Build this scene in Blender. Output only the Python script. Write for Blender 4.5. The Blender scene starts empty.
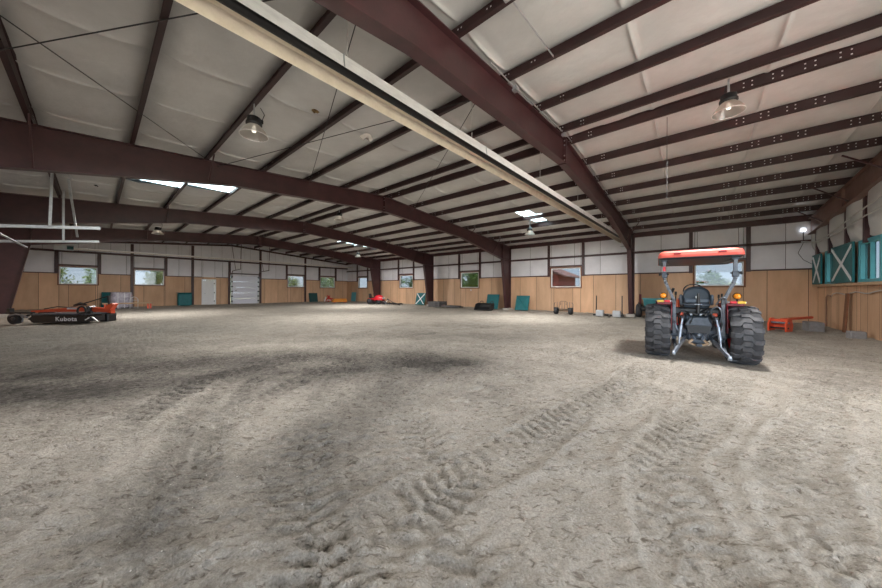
import bpy, math, random
import numpy as np
from mathutils import Vector, Matrix, noise as mnoise
random.seed(7); rng = np.random.default_rng(7)
S = bpy.context.scene
COL = S.collection
PI = math.pi
# ------------------------------------------------------------------ dimensions of the hall (metres)
XL, XR, XC = -3.78, 20.18, 8.2          # west wall, long side wall, ridge
YN, YE = -3.91, 32.6                    # end wall beside the tractor, far end wall
FR = [2.76 + 7.62 * k for k in range(4)]
def rtop(x): return 5.5 - 0.08 * abs(x - XC)          # top of the rafters
def rfz(x): return rtop(x) + 0.21                      # insulation line above the purlins

# ------------------------------------------------------------------ materials
def nt(m):
    m.use_nodes = True; n = m.node_tree; return n, n.nodes['Principled BSDF']
def mat(name, c, rough=.6, metal=0., var=.25, scale=6., c2=None, bump=0., bscale=40., stretch=(1,1,1), coat=0., vcol=None, spec=None):
    m = bpy.data.materials.new(name); t, b = nt(m); N, L = t.nodes, t.links
    tc = N.new('ShaderNodeTexCoord'); mp = N.new('ShaderNodeMapping'); mp.inputs['Scale'].default_value = stretch
    L.new(tc.outputs['Object'], mp.inputs['Vector'])
    no = N.new('ShaderNodeTexNoise'); no.inputs['Scale'].default_value = scale; no.inputs['Detail'].default_value = 6; no.inputs['Roughness'].default_value = .65
    L.new(mp.outputs['Vector'], no.inputs['Vector'])
    rp = N.new('ShaderNodeValToRGB'); e = rp.color_ramp.elements
    if c2 is None: c2 = tuple(v * (1 - var) for v in c)
    e[0].position = .3; e[0].color = (*c2, 1); e[1].position = .7; e[1].color = (*c, 1)
    L.new(no.outputs['Fac'], rp.inputs['Fac'])
    out = rp.outputs['Color']
    if vcol:
        at = N.new('ShaderNodeAttribute'); at.attribute_name = vcol
        mx = N.new('ShaderNodeMix'); mx.data_type = 'RGBA'; mx.blend_type = 'MULTIPLY'; mx.inputs[0].default_value = 1
        L.new(out, mx.inputs[6]); L.new(at.outputs['Color'], mx.inputs[7]); out = mx.outputs[2]
    L.new(out, b.inputs['Base Color'])
    b.inputs['Roughness'].default_value = rough; b.inputs['Metallic'].default_value = metal
    if spec is not None: b.inputs['Specular IOR Level'].default_value = spec
    if coat: b.inputs['Coat Weight'].default_value = coat
    if bump:
        n2 = N.new('ShaderNodeTexNoise'); n2.inputs['Scale'].default_value = bscale; n2.inputs['Detail'].default_value = 5
        L.new(mp.outputs['Vector'], n2.inputs['Vector'])
        bp = N.new('ShaderNodeBump'); bp.inputs['Strength'].default_value = 1; bp.inputs['Distance'].default_value = bump
        L.new(n2.outputs['Fac'], bp.inputs['Height']); L.new(bp.outputs['Normal'], b.inputs['Normal'])
    return m
M = {}
M['steel'] = mat('maroon_painted_steel', (.072, .026, .029), .42, 0, c2=(.04, .016, .018), scale=3)
M['beam'] = mat('lit_brown_beam_steel', (.24, .14, .115), .5, 0, c2=(.15, .08, .065), scale=3)  # paler than the other steel: light on the end beam put into colour
M['purlin'] = mat('maroon_purlin_steel', (.046, .018, .019), .5, 0, c2=(.024, .011, .011), scale=2.5)
M['insul'] = mat('white_vinyl_insulation', (.60, .60, .59), .33, 0, c2=(.48, .48, .47), scale=.9, bump=.012, bscale=5)
M['winsul'] = mat('wall_vinyl_insulation', (.78, .775, .82), .5, 0, c2=(.66, .655, .70), scale=1.1, bump=.006, bscale=5)
M['seam'] = mat('seam_tape', (.45, .43, .40), .5)
M['ply'] = mat('plywood_sheet', (.74, .48, .305), .65, 0, c2=(.58, .36, .22), scale=2.2, stretch=(1, 1, .25), vcol='tint')
M['plygap'] = mat('dark_gap', (.05, .03, .02), .9)
M['galv'] = mat('galvanised_steel', (.60, .62, .64), .38, .75, c2=(.42, .44, .46), scale=9)
M['alu'] = mat('bright_aluminium_sheet', (.86, .84, .82), .4, .35, c2=(.66, .64, .63), scale=14, stretch=(.3, 1, 1))
M['cream'] = mat('heat_yellowed_reflector', (.86, .76, .62), .42, .2, c2=(.70, .6, .47), scale=6)
M['tube'] = mat('black_burner_tube', (.008, .008, .009), .55)
M['black'] = mat('black_paint', (.018, .018, .02), .4)
M['rubber'] = mat('dusty_rubber', (.042, .042, .046), .8, 0, c2=(.02, .02, .023), scale=8, bump=.002, bscale=60)
M['lug'] = mat('dusty_rubber_lugs', (.085, .085, .09), .7, 0, c2=(.035, .035, .04), scale=10)
M['iron'] = mat('grey_chassis_metal', (.105, .12, .145), .42, .5, c2=(.045, .05, .06), scale=9)
M['rops'] = mat('grey_roll_bar_paint', (.16, .175, .20), .4, .2, c2=(.11, .12, .14))
M['silver'] = mat('worn_bare_steel', (.42, .47, .54), .35, .7, c2=(.18, .2, .24), scale=14)
M['orange'] = mat('orange_red_paint', (.80, .115, .045), .38, 0, c2=(.66, .085, .035), scale=5)
M['canopy'] = mat('salmon_red_canopy', (.70, .115, .085), .45, 0, c2=(.60, .09, .065), scale=4)
M['crimson'] = mat('crimson_fender_paint', (.26, .018, .03), .35, 0, c2=(.16, .012, .02))
M['red'] = mat('bright_red_bodywork', (.72, .02, .035), .35, 0, c2=(.55, .015, .025))
M['seat'] = mat('dark_vinyl_seat', (.03, .045, .062), .45)
M['seatgrey'] = mat('grey_seat_pad', (.13, .16, .2), .5)
M['amber'] = mat('amber_lens', (1.0, .33, .02), .2, 0, var=.1)
M['yellow'] = mat('yellow_reflector', (.9, .55, .05), .3)
M['white'] = mat('white_paint', (.82, .83, .85), .45, 0, var=.08)
M['lav'] = mat('white_steel_door', (.74, .76, .86), .4, 0, var=.07)
M['teal'] = mat('teal_painted_wood', (.005, .15, .165), .5, 0, c2=(.004, .10, .115), scale=5)
M['dteal'] = mat('dark_green_painted_wood', (.008, .07, .07), .55)
M['lteal'] = mat('light_teal_frame', (.09, .36, .42), .45, 0, var=.15)
M['wood'] = mat('weathered_plank', (.55, .38, .24), .7, 0, c2=(.38, .25, .15), scale=4, stretch=(1, 1, .2))
M['bwood'] = mat('brown_plank', (.24, .10, .045), .7, 0, c2=(.15, .06, .03), scale=5)
M['gwood'] = mat('grey_weathered_pallet', (.20, .19, .19), .8, 0, c2=(.10, .095, .095), scale=6)
M['gold'] = mat('orange_yellow_box_paint', (.85, .33, .05), .5)
M['conc'] = mat('rough_concrete', (.50, .46, .42), .85, 0, c2=(.36, .33, .30), scale=12, bump=.004)
M['gconc'] = mat('grey_concrete', (.28, .27, .27), .85, 0, c2=(.2, .19, .19), scale=12, bump=.004)
M['lgrey'] = mat('pale_grey_block', (.52, .54, .57), .6, 0, var=.15)
M['wrap'] = mat('crumpled_plastic_wrap', (.66, .62, .70), .25, 0, c2=(.30, .28, .36), scale=5, bump=.03, bscale=9)
M['cable'] = mat('dark_cable', (.03, .03, .032), .5)
M['wcable'] = mat('pale_cable', (.55, .54, .52), .5)
M['copper'] = mat('brown_conduit', (.33, .19, .13), .5)
M['torn'] = mat('torn_brown_batt', (.30, .19, .08), .9, 0, c2=(.12, .07, .03), scale=20)
M['batt'] = mat('torn_white_facing', (.78, .74, .68), .6)
M['bark'] = mat('bark', (.12, .085, .06), .9)
M['leaf'] = mat('green_leaves', (.20, .33, .085), .6, 0, c2=(.09, .18, .045), scale=1.2)
M['leaf2'] = mat('olive_leaves', (.30, .38, .13), .6, 0, c2=(.15, .22, .07), scale=1.2)
M['grass'] = mat('dry_grass', (.30, .30, .15), .9, 0, c2=(.20, .22, .10), scale=.5)
M['barn'] = mat('red_barn_boards', (.42, .10, .08), .8, 0, c2=(.33, .08, .065), scale=3)
M['barnroof'] = mat('barn_roof_metal', (.30, .16, .15), .5)
M['gravel'] = mat('pale_gravel_yard', (.52, .50, .47), .9, 0, c2=(.43, .41, .385), scale=3)

def glass(name, tint, gl=.06):
    m = bpy.data.materials.new(name); m.use_nodes = True; t = m.node_tree; t.nodes.clear()
    o = t.nodes.new('ShaderNodeOutputMaterial'); a = t.nodes.new('ShaderNodeBsdfTransparent'); g = t.nodes.new('ShaderNodeBsdfGlossy')
    mx = t.nodes.new('ShaderNodeMixShader'); mx.inputs[0].default_value = gl
    nz = t.nodes.new('ShaderNodeTexNoise'); nz.inputs['Scale'].default_value = 3
    rp = t.nodes.new('ShaderNodeValToRGB'); rp.color_ramp.elements[0].color = (*[v * .93 for v in tint], 1); rp.color_ramp.elements[1].color = (*tint, 1)
    t.links.new(nz.outputs['Fac'], rp.inputs['Fac']); t.links.new(rp.outputs['Color'], a.inputs['Color'])
    g.inputs['Roughness'].default_value = .03
    t.links.new(a.outputs[0], mx.inputs[1]); t.links.new(g.outputs[0], mx.inputs[2]); t.links.new(mx.outputs[0], o.inputs[0]); return m
M['glass'] = glass('tinted_window_glass', (.32, .32, .32))  # grey tint added to hold down the outdoor brightness behind the panes
M['lampglass'] = glass('ribbed_clear_lamp_reflector', (.80, .78, .74), .22)
_t = M['lampglass'].node_tree; _o = [n for n in _t.nodes if n.type == 'OUTPUT_MATERIAL'][0]; _s = _o.inputs[0].links[0].from_socket
_d = _t.nodes.new('ShaderNodeBsdfTranslucent'); _d.inputs[0].default_value = (.95, .92, .86, 1); _m = _t.nodes.new('ShaderNodeMixShader'); _m.inputs[0].default_value = .55
_t.links.new(_s, _m.inputs[1]); _t.links.new(_d.outputs[0], _m.inputs[2]); _t.links.new(_m.outputs[0], _o.inputs[0])
def emit(name, c, s, base=None):
    m = bpy.data.materials.new(name); t, b = nt(m)
    nz = t.nodes.new('ShaderNodeTexNoise'); nz.inputs['Scale'].default_value = 1.5
    rp = t.nodes.new('ShaderNodeValToRGB'); rp.color_ramp.elements[0].color = (*[v * .85 for v in c], 1); rp.color_ramp.elements[1].color = (*c, 1)
    t.links.new(nz.outputs['Fac'], rp.inputs['Fac']); t.links.new(rp.outputs['Color'], b.inputs['Emission Color'])
    b.inputs['Base Color'].default_value = (*(base or c), 1); b.inputs['Emission Strength'].default_value = s; return m
M['sky_panel'] = emit('daylit_skylight_panel', (.75, .95, 1.0), 2.6)
M['bulb'] = emit('lit_lamp_bulb', (1.0, .93, .8), .7)
M['glint'] = emit('small_lit_lamp', (.9, .95, 1.0), 3)

# ------------------------------------------------------------------ mesh builder
class MB:
    def __init__(s): s.v = []; s.f = []; s.m = []; s.sm = []; s.mats = []
    def mi(s, k):
        if k not in s.mats: s.mats.append(k)
        return s.mats.index(k)
    def add(s, vs, fs, k, smooth=False):
        o = len(s.v); i = s.mi(k); s.v += [tuple(v) for v in vs]
        for f in fs: s.f.append(tuple(o + j for j in f)); s.m.append(i); s.sm.append(smooth)
    def box(s, c, d, k, rot=None, bev=0):
        hx, hy, hz = d[0] / 2, d[1] / 2, d[2] / 2
        if bev:
            b = min(bev, hx * .9, hy * .9, hz * .9); P = []
            for sx in (-1, 1):
                for sy in (-1, 1):
                    for sz in (-1, 1):
                        P += [(sx * hx, sy * (hy - b), sz * (hz - b)), (sx * (hx - b), sy * hy, sz * (hz - b)), (sx * (hx - b), sy * (hy - b), sz * hz)]
            import bmesh
            bm = bmesh.new(); [bm.verts.new(p) for p in P]; bmesh.ops.convex_hull(bm, input=bm.verts)
            bm.verts.index_update(); vs = [v.co.copy() for v in bm.verts]; fs = [[v.index for v in f.verts] for f in bm.faces]; bm.free()
        else:
            vs = [Vector((x, y, z)) for x in (-hx, hx) for y in (-hy, hy) for z in (-hz, hz)]
            fs = [(0, 1, 3, 2), (4, 6, 7, 5), (0, 4, 5, 1), (2, 3, 7, 6), (0, 2, 6, 4), (1, 5, 7, 3)]
        if rot is not None: vs = [rot @ Vector(v) for v in vs]
        s.add([Vector(v) + Vector(c) for v in vs], fs, k); return s
    def bb(s, a, b, k):
        return s.box([(a[i] + b[i]) / 2 for i in range(3)], [abs(b[i] - a[i]) for i in range(3)], k)
    def bar(s, a, b, w, h, k, up=(0, 0, 1)):
        a, b = Vector(a), Vector(b); d = b - a; L = d.length; d.normalize(); u = Vector(up)
        if abs(d.dot(u)) > .99: u = Vector((1, 0, 0))
        y = u.cross(d).normalized(); z = d.cross(y); R = Matrix((d, y, z)).transposed()
        return s.box((a + b) / 2, (L, w, h), k, R)
    def tube(s, pts, r, k, n=8, closed=False, caps=True):
        P = [Vector(p) for p in pts]; rs = r if isinstance(r, (list, tuple)) else [r] * len(P)
        rings = []; prev = None
        for i, p in enumerate(P):
            t = (P[min(i + 1, len(P) - 1)] - P[max(i - 1, 0)])
            if closed: t = P[(i + 1) % len(P)] - P[i - 1]
            t.normalize()
            if prev is None:
                u = Vector((0, 0, 1)) if abs(t.z) < .9 else Vector((1, 0, 0)); x = t.cross(u).normalized()
            else: x = (prev - t * prev.dot(t)).normalized()
            prev = x; y = t.cross(x)
            rings.append([p + rs[i] * (math.cos(2 * PI * j / n) * x + math.sin(2 * PI * j / n) * y) for j in range(n)])
        vs = [v for r_ in rings for v in r_]; fs = []; K = len(P)
        for i in range(K if closed else K - 1):
            for j in range(n):
                a, b = i * n + j, i * n + (j + 1) % n; c, d = ((i + 1) % K) * n + (j + 1) % n, ((i + 1) % K) * n + j
                fs.append((a, b, c, d))
        s.add(vs, fs, k, True)
        if caps and not closed:
            s.add(rings[0], [tuple(range(n))[::-1]], k); s.add(rings[-1], [tuple(range(n))], k)
        return s
    def lathe(s, prof, k, n=24, c=(0, 0, 0), axis='z', smooth=True, closed=False):
        vs = []; fs = []; K = len(prof)
        for (r, h) in prof:
            for j in range(n):
                a = 2 * PI * j / n; p = (r * math.cos(a), r * math.sin(a), h)
                if axis == 'y': p = (p[0], p[2], p[1])
                if axis == 'x': p = (p[2], p[0], p[1])
                vs.append(Vector(p) + Vector(c))
        for i in range(K if closed else K - 1):
            for j in range(n):
                fs.append((i * n + j, i * n + (j + 1) % n, ((i + 1) % K) * n + (j + 1) % n, ((i + 1) % K) * n + j))
        s.add(vs, fs, k, smooth); return s
    def prism(s, poly, a, b, k, plane='xz'):
        """extrude a 2-D outline from a to b along the missing axis"""
        n = len(poly)
        def P(u, v, w): return {'xz': (u, w, v), 'yz': (w, u, v), 'xy': (u, v, w)}[plane]
        vs = [P(u, v, a) for u, v in poly] + [P(u, v, b) for u, v in poly]
        fs = [tuple(range(n)), tuple(range(n, 2 * n))[::-1]] + [(i, (i + 1) % n, n + (i + 1) % n, n + i) for i in range(n)]
        s.add(vs, fs, k); return s
    def build(s, name, parent=None, loc=None, rz=0, fix=True):
        me = bpy.data.meshes.new(name); me.from_pydata(s.v, [], s.f)
        for k in s.mats: me.materials.append(M[k])
        me.polygons.foreach_set('material_index', s.m); me.polygons.foreach_set('use_smooth', s.sm); me.update()
        if fix:
            import bmesh
            bm = bmesh.new(); bm.from_mesh(me); bmesh.ops.recalc_face_normals(bm, faces=bm.faces); bm.to_mesh(me); bm.free()
        o = bpy.data.objects.new(name, me); COL.objects.link(o)
        if parent is not None: o.parent = parent
        if loc: o.location = loc
        if rz: o.rotation_euler.z = rz
        return o
def tag(o, label=None, cat=None, group=None, kind=None):
    if label: o['label'] = label
    if cat: o['category'] = cat
    if group: o['group'] = group
    if kind: o['kind'] = kind
    return o
def thing(name, label, cat, loc=(0, 0, 0), rz=0, group=None):
    o = bpy.data.objects.new(name, None); COL.objects.link(o); o.location = loc; o.rotation_euler.z = rz
    return tag(o, label, cat, group)
def struct(name, loc=(0, 0, 0)):
    o = bpy.data.objects.new(name, None); COL.objects.link(o); o.location = loc; o['kind'] = 'structure'; return o
def copy_tree(o, parent=None):
    c = o.copy(); COL.objects.link(c)
    if parent is not None: c.parent = parent
    for ch in list(o.children): copy_tree(ch, c)
    return c
def arc(cx, cy, r, a0, a1, n): return [(cx + r * math.cos(a0 + (a1 - a0) * i / n), cy + r * math.sin(a0 + (a1 - a0) * i / n)) for i in range(n + 1)]
Vc = Vector

# ------------------------------------------------------------------ floor : sand with tyre tracks pressed into it
TR = [  # (centre line, half width, tread pitch, depth)
 ([(-2.6,-.5),(-1.6,1.2),(-.32,3.41),(-.18,3.91),(.1,4.43),(.7,5.3),(1.33,5.92),(2.74,6.18),(5.23,6.72),(7.47,6.65),(10.5,6.0),(13.5,4.2)], .22, .15, .042),
 ([(7.9,.3),(7.61,.85),(7.1,1.7),(6.85,3.3),(6.17,4.34),(4.9,4.92),(3.75,4.45),(2.88,3.41),(2.13,2.11),(1.56,1.25),(1.0,.5),(.3,-.5)], .24, .125, .034),
 ([(8.2,.6),(6.18,.75),(5.13,.86),(3.3,1.13),(2.14,1.29),(1.22,1.4),(.3,1.3),(-.8,1.0)], .25, .135, .036),
 ([(1.6,5.2),(1.16,4.44),(.73,3.4),(.42,2.34),(.2,1.5),(0,.5)], .15, .10, .038),
 ([(.95,4.9),(.58,4.09),(.35,3.34),(.2,2.42),(.1,1.6)], .13, .10, .028),
 ([(3.4,5.1),(2.91,4.61),(2.26,4.0),(1.33,2.86),(.92,2.01),(.6,1.2),(.2,.2)], .24, .115, .036),
 ([(8.4,-.75),(7.54,-.59),(4.24,.02),(3.3,.21),(2.52,.14),(2.0,-.05),(1.3,-.6)], .25, .15, .032),
 ([(8.0,-1.6),(5.2,-1.0),(3.9,-.6),(2.8,-.55),(1.9,-.9)], .22, .15, .03),
 ([(9.5,9.6),(7.4,9.0),(5.2,8.0),(4.1,6.2),(3.9,4.3),(4.3,2.6)], .2, .17, .02),
 ([(6.5,12.5),(5.3,10.2),(4.6,7.5),(3.6,5.6),(1.9,4.6),(.2,3.2)], .2, .17, .02),
]
def catmull(P, step=.05):
    P = [np.array(p, float) for p in P]; P = [2 * P[0] - P[1]] + P + [2 * P[-1] - P[-2]]; out = []
    for i in range(1, len(P) - 2):
        n = max(2, int(np.linalg.norm(P[i + 1] - P[i]) / step))
        for k in range(n):
            t = k / n
            out.append(.5 * (2 * P[i] + (P[i + 1] - P[i - 1]) * t + (2 * P[i - 1] - 5 * P[i] + 4 * P[i + 1] - P[i + 2]) * t * t + (-P[i - 1] + 3 * P[i] - 3 * P[i + 1] + P[i + 2]) * t ** 3))
    out.append(P[-2]); return np.array(out)
def vnoise(x, y, s, seed):
    r = np.random.default_rng(seed); G = r.random((256, 256)); X = x / s; Y = y / s
    i = np.floor(X).astype(int); j = np.floor(Y).astype(int); u = X - i; v = Y - j; u = u * u * (3 - 2 * u); v = v * v * (3 - 2 * v)
    g = lambda a, b: G[a % 256, b % 256]
    return (g(i, j) * (1 - u) + g(i + 1, j) * u) * (1 - v) + (g(i, j + 1) * (1 - u) + g(i + 1, j + 1) * u) * v - .5
def seq(segs):
    out = []
    for a, b, st in segs: out += list(np.arange(a, b - 1e-6, st))
    return np.array(out + [segs[-1][1]])
gx = seq([(XL - .3, -.6, .1), (-.6, .2, .03), (.2, 3.4, .015), (3.4, 5.4, .026), (5.4, 9, .06), (9, XR + .3, .2)])
gy = seq([(YN - .3, -1.6, .1), (-1.6, -.6, .03), (-.6, 3.2, .015), (3.2, 5.6, .026), (5.6, 9, .06), (9, YE + .3, .25)])
GX, GY = np.meshgrid(gx, gy, indexing='ij'); X = GX.ravel(); Y = GY.ravel()
wx = X + .10 * vnoise(X, Y, .35, 91) ; wy = Y + .10 * vnoise(X, Y, .35, 92)
H = .020 * vnoise(X, Y, 1.7, 1) + .022 * vnoise(X, Y, .34, 2) + .012 * vnoise(X, Y, .13, 3) + .010 * vnoise(X, Y, .05, 4)
# broken ridges left by old treads, lying across the line of travel
for sd_, an, am, L1, L2 in ((11, .72, .017, .065, .24), (12, 1.05, .014, .05, .16), (13, .35, .014, .075, .30), (14, .6, .009, .03, .10)):
    ca, sa = math.cos(an), math.sin(an); U_ = wx * ca + wy * sa + .03 * vnoise(X, Y, .12, 60 + sd_); V_ = -wx * sa + wy * ca
    n_ = vnoise(U_ / L1, V_ / L2, 1., sd_); pm = np.clip(.55 + 1.6 * vnoise(X, Y, .9, 70 + sd_), 0, 1)
    H += am * pm * (np.clip((n_ + .04) * 5, 0, 1) - .5)
DAMP_SHADE = np.zeros_like(X); TD = np.zeros_like(X)
for ti, (P, hw, pitch, dep) in enumerate(TR):
    C = catmull(P); cum = np.concatenate([[0], np.cumsum(np.linalg.norm(np.diff(C, axis=0), axis=1))])
    lo, hi = C.min(0) - .6, C.max(0) + .6
    idx = np.where((wx > lo[0]) & (wx < hi[0]) & (wy > lo[1]) & (wy < hi[1]))[0]
    dm = np.full(len(idx), 9.); sd = np.zeros(len(idx)); al = np.zeros(len(idx))
    for k in range(0, len(C) - 1, 2):
        t = C[min(k + 2, len(C) - 1)] - C[k]; L = np.linalg.norm(t); t = t / L
        dx = wx[idx] - C[k][0]; dy = wy[idx] - C[k][1]
        a = np.clip(dx * t[0] + dy * t[1], 0, L); qx = dx - a * t[0]; qy = dy - a * t[1]; d = np.hypot(qx, qy)
        b = d < dm; dm[b] = d[b]; al[b] = cum[k] + a[b]; sd[b] = np.sign(t[0] * qy - t[1] * qx)[b] * d[b]
    inside = np.clip((hw - dm) / .04, 0, 1)
    half = np.where(sd > 0, 0, .5)                         # the two lug rows are staggered
    ph = (al / pitch + half + np.abs(sd) * 1.1 / pitch * .35) % 1.0
    lug = np.clip((.5 - np.abs(ph - .5)) * 8 - 1.4, 0, 1)   # soft edged bars
    fade = .55 + .9 * vnoise(X[idx], Y[idx], .8, 20 + ti)
    H[idx] += inside * np.clip(fade, .1, 1) * dep * (lug - .72)
    H[idx] += .014 * np.exp(-((dm - hw - .04) / .04) ** 2)
    TD[idx] = np.maximum(TD[idx], .30 * inside * (1 - lug) * np.clip(fade, .1, 1) + .06 * inside)  # grooves between lugs tinted darker, their shade put into the colour
def band(P, w):
    C = catmull(P, .15); d = np.full_like(X, 9.)
    for c in C: d = np.minimum(d, np.hypot(X + .5 * vnoise(X, Y, 1.3, 31) - c[0], Y + .5 * vnoise(X, Y, 1.3, 32) - c[1]))
    return np.exp(-(d / w) ** 2)
DAMP_SHADE += TD
DAMP_SHADE += 1.0 * band([(-3.2,8.4),(-1.8,7.6),(-.6,6.9),(.5,6.3),(1.5,5.8),(2.3,5.3)], 1.15)  # moist sand and shade on the floor, both put into the colour
DAMP_SHADE = np.maximum(DAMP_SHADE, .86 * band([(-3.4,9.6),(-1.2,8.7),(.4,7.7),(1.8,6.6),(3.2,5.5),(4.2,4.3)], 1.75))
DAMP_SHADE = np.maximum(DAMP_SHADE, .95 * band([(.6,6.4),(1.9,5.5),(2.9,4.9),(3.9,4.3),(4.7,3.6)], .75))
DAMP_SHADE = np.maximum(DAMP_SHADE, .55 * band([(3.4,4.5),(2.6,3.5),(1.6,2.7),(1.0,2.0)], .55))
DAMP_SHADE = np.maximum(DAMP_SHADE, .40 * band([(.9,4.2),(.5,3.2),(.28,2.3)], .3))
DAMP_SHADE += .30 * band([(-3,13),(1,10.5),(4,9),(6,7),(8.0,4.5)], 1.1) + .35 * band([(8.0,-2.0),(11,-1.5),(14,-1)], 1.2)
DAMP_SHADE += .25 * vnoise(X, Y, 2.6, 41) + .25 * vnoise(X, Y, .9, 42) + .15 * vnoise(X, Y, .3, 43)
DAMP_SHADE = np.clip(DAMP_SHADE, 0, 1)
# banked-up dirt along the walls
edge = np.minimum(XR - X, np.minimum(YE - Y, np.where(X > 12, Y - YN, 9)))
H += .06 * np.exp(-(np.clip(edge, 0, 9) / .5) ** 2)
H -= .012
tr_keep = np.clip(np.hypot(X - 8.3, Y + .05) - 1.2, 0, 1); H *= .25 + .75 * tr_keep
nx, ny = len(gx), len(gy)
I, J = np.meshgrid(np.arange(nx - 1), np.arange(ny - 1), indexing='ij'); a = (I * ny + J).ravel()
Q = np.stack([a, a + ny, a + ny + 1, a + 1], 1).astype(np.int32)
me = bpy.data.meshes.new('floor'); me.vertices.add(len(X)); me.vertices.foreach_set('co', np.stack([X, Y, H], 1).ravel())
me.loops.add(Q.size); me.loops.foreach_set('vertex_index', Q.ravel()); me.polygons.add(len(Q))
me.polygons.foreach_set('loop_start', np.arange(0, Q.size, 4, dtype=np.int32)); me.polygons.foreach_set('use_smooth', np.ones(len(Q), bool))
me.update(calc_edges=True); me.validate()
at = me.attributes.new('damp_shade', 'FLOAT', 'POINT'); at.data.foreach_set('value', DAMP_SHADE.astype(np.float32))
m = bpy.data.materials.new('arena_sand'); t, b = nt(m); N, L = t.nodes, t.links
tc = N.new('ShaderNodeTexCoord')
def noi(sc, det=6, ro=.6):
    n = N.new('ShaderNodeTexNoise'); n.inputs['Scale'].default_value = sc; n.inputs['Detail'].default_value = det; n.inputs['Roughness'].default_value = ro
    L.new(tc.outputs['Object'], n.inputs['Vector']); return n
def ramp(src, p0, c0, p1, c1):
    r = N.new('ShaderNodeValToRGB'); e = r.color_ramp.elements; e[0].position = p0; e[0].color = (*c0, 1); e[1].position = p1; e[1].color = (*c1, 1); L.new(src, r.inputs['Fac']); return r.outputs['Color']
def mixc(f, a, b_, mode='MIX'):
    x = N.new('ShaderNodeMix'); x.data_type = 'RGBA'; x.blend_type = mode
    (L.new(f, x.inputs[0]) if not isinstance(f, float) else setattr(x.inputs[0], 'default_value', f))
    L.new(a, x.inputs[6]); L.new(b_, x.inputs[7]); return x.outputs[2]
ga = N.new('ShaderNodeAttribute'); ga.attribute_name = 'damp_shade'
dry = ramp(noi(2.2).outputs['Fac'], .3, (.45, .41, .355), .7, (.585, .54, .475))
wet_shaded = ramp(noi(5).outputs['Fac'], .3, (.05, .046, .042), .7, (.11, .10, .09))  # moist tone, deepened to outweigh lamp light falling on the dark band
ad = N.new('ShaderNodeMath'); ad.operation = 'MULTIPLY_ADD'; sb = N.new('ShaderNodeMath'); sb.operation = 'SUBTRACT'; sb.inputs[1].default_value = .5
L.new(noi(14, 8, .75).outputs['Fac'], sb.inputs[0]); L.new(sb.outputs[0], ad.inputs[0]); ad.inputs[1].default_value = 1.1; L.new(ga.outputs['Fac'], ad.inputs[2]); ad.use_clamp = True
base = mixc(ad.outputs[0], dry, wet_shaded)
gr = ramp(noi(70, 6, .8).outputs['Fac'], .36, (.72, .71, .70), .60, (1.06, 1.06, 1.06)); base = mixc(1.0, base, gr, 'MULTIPLY')
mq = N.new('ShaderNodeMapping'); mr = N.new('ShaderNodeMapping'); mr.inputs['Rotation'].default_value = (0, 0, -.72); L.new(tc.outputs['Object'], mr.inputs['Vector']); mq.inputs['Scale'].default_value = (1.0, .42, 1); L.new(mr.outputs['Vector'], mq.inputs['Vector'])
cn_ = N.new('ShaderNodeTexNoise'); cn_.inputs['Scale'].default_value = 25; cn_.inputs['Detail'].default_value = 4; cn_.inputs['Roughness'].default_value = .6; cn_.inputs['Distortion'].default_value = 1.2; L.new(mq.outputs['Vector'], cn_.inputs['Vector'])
crevice_shade = ramp(cn_.outputs['Fac'], .34, (.52, .49, .46), .45, (1, 1, 1)); base = mixc(1.0, base, crevice_shade, 'MULTIPLY')  # dark specks: shade in crevices between sand clumps, painted into the colour
vo = N.new('ShaderNodeTexVoronoi'); vo.inputs['Scale'].default_value = 9; L.new(tc.outputs['Object'], vo.inputs['Vector'])
peb = ramp(vo.outputs['Distance'], .03, (.75, .72, .66), .05, (0, 0, 0)); base = mixc(1.0, base, peb, 'LIGHTEN')
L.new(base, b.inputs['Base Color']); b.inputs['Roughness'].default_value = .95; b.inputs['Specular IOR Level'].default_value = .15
b1 = N.new('ShaderNodeBump'); b1.inputs['Distance'].default_value = .05; b1.inputs['Strength'].default_value = .9; L.new(noi(16, 8, .72).outputs['Fac'], b1.inputs['Height'])
b2 = N.new('ShaderNodeBump'); b2.inputs['Distance'].default_value = .02; b2.inputs['Strength'].default_value = .9; L.new(noi(90, 4, .7).outputs['Fac'], b2.inputs['Height'])
b3 = N.new('ShaderNodeBump'); b3.inputs['Distance'].default_value = .10; b3.inputs['Strength'].default_value = .8; L.new(cn_.outputs['Fac'], b3.inputs['Height']); L.new(b1.outputs[0], b3.inputs['Normal']); L.new(b3.outputs[0], b2.inputs['Normal']); L.new(b2.outputs[0], b.inputs['Normal'])
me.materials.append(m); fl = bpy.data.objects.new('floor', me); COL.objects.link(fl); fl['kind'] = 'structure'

# ------------------------------------------------------------------ ceiling : vinyl faced insulation sagging between purlins
PX = [XC - .35 - 1.45 * k for k in range(8)][::-1] + [XC + .35 + 1.45 * k for k in range(8)]
EDG = [XL] + PX + [XR]
SEAM = [y for y in np.arange(.8 - 1.83 * 3, YE, 1.83) if y > YN + .2]
SKY = [(13.35, 14.28, 6.05, 6.75), (14.37, 15.73, 5.95, 6.6), (.63, 2.02, 13.55, 14.5), (2.08, 3.47, 13.35, 14.2), (12.92, 14.28, 21.5, 22.1), (14.37, 15.73, 21.2, 21.9)]
ys = set(np.round(np.arange(YN, YE + .01, .2), 3)) | {YE}
for s_ in SEAM: ys |= {s_ - .05, s_ - .02, s_, s_ + .02, s_ + .05}
for r in SKY: ys |= {r[2], r[3]}
ys = sorted(ys); V = []; F = []
us = [0, .03, .1, .2, .33, .5, .67, .8, .9, .97, 1]
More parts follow.
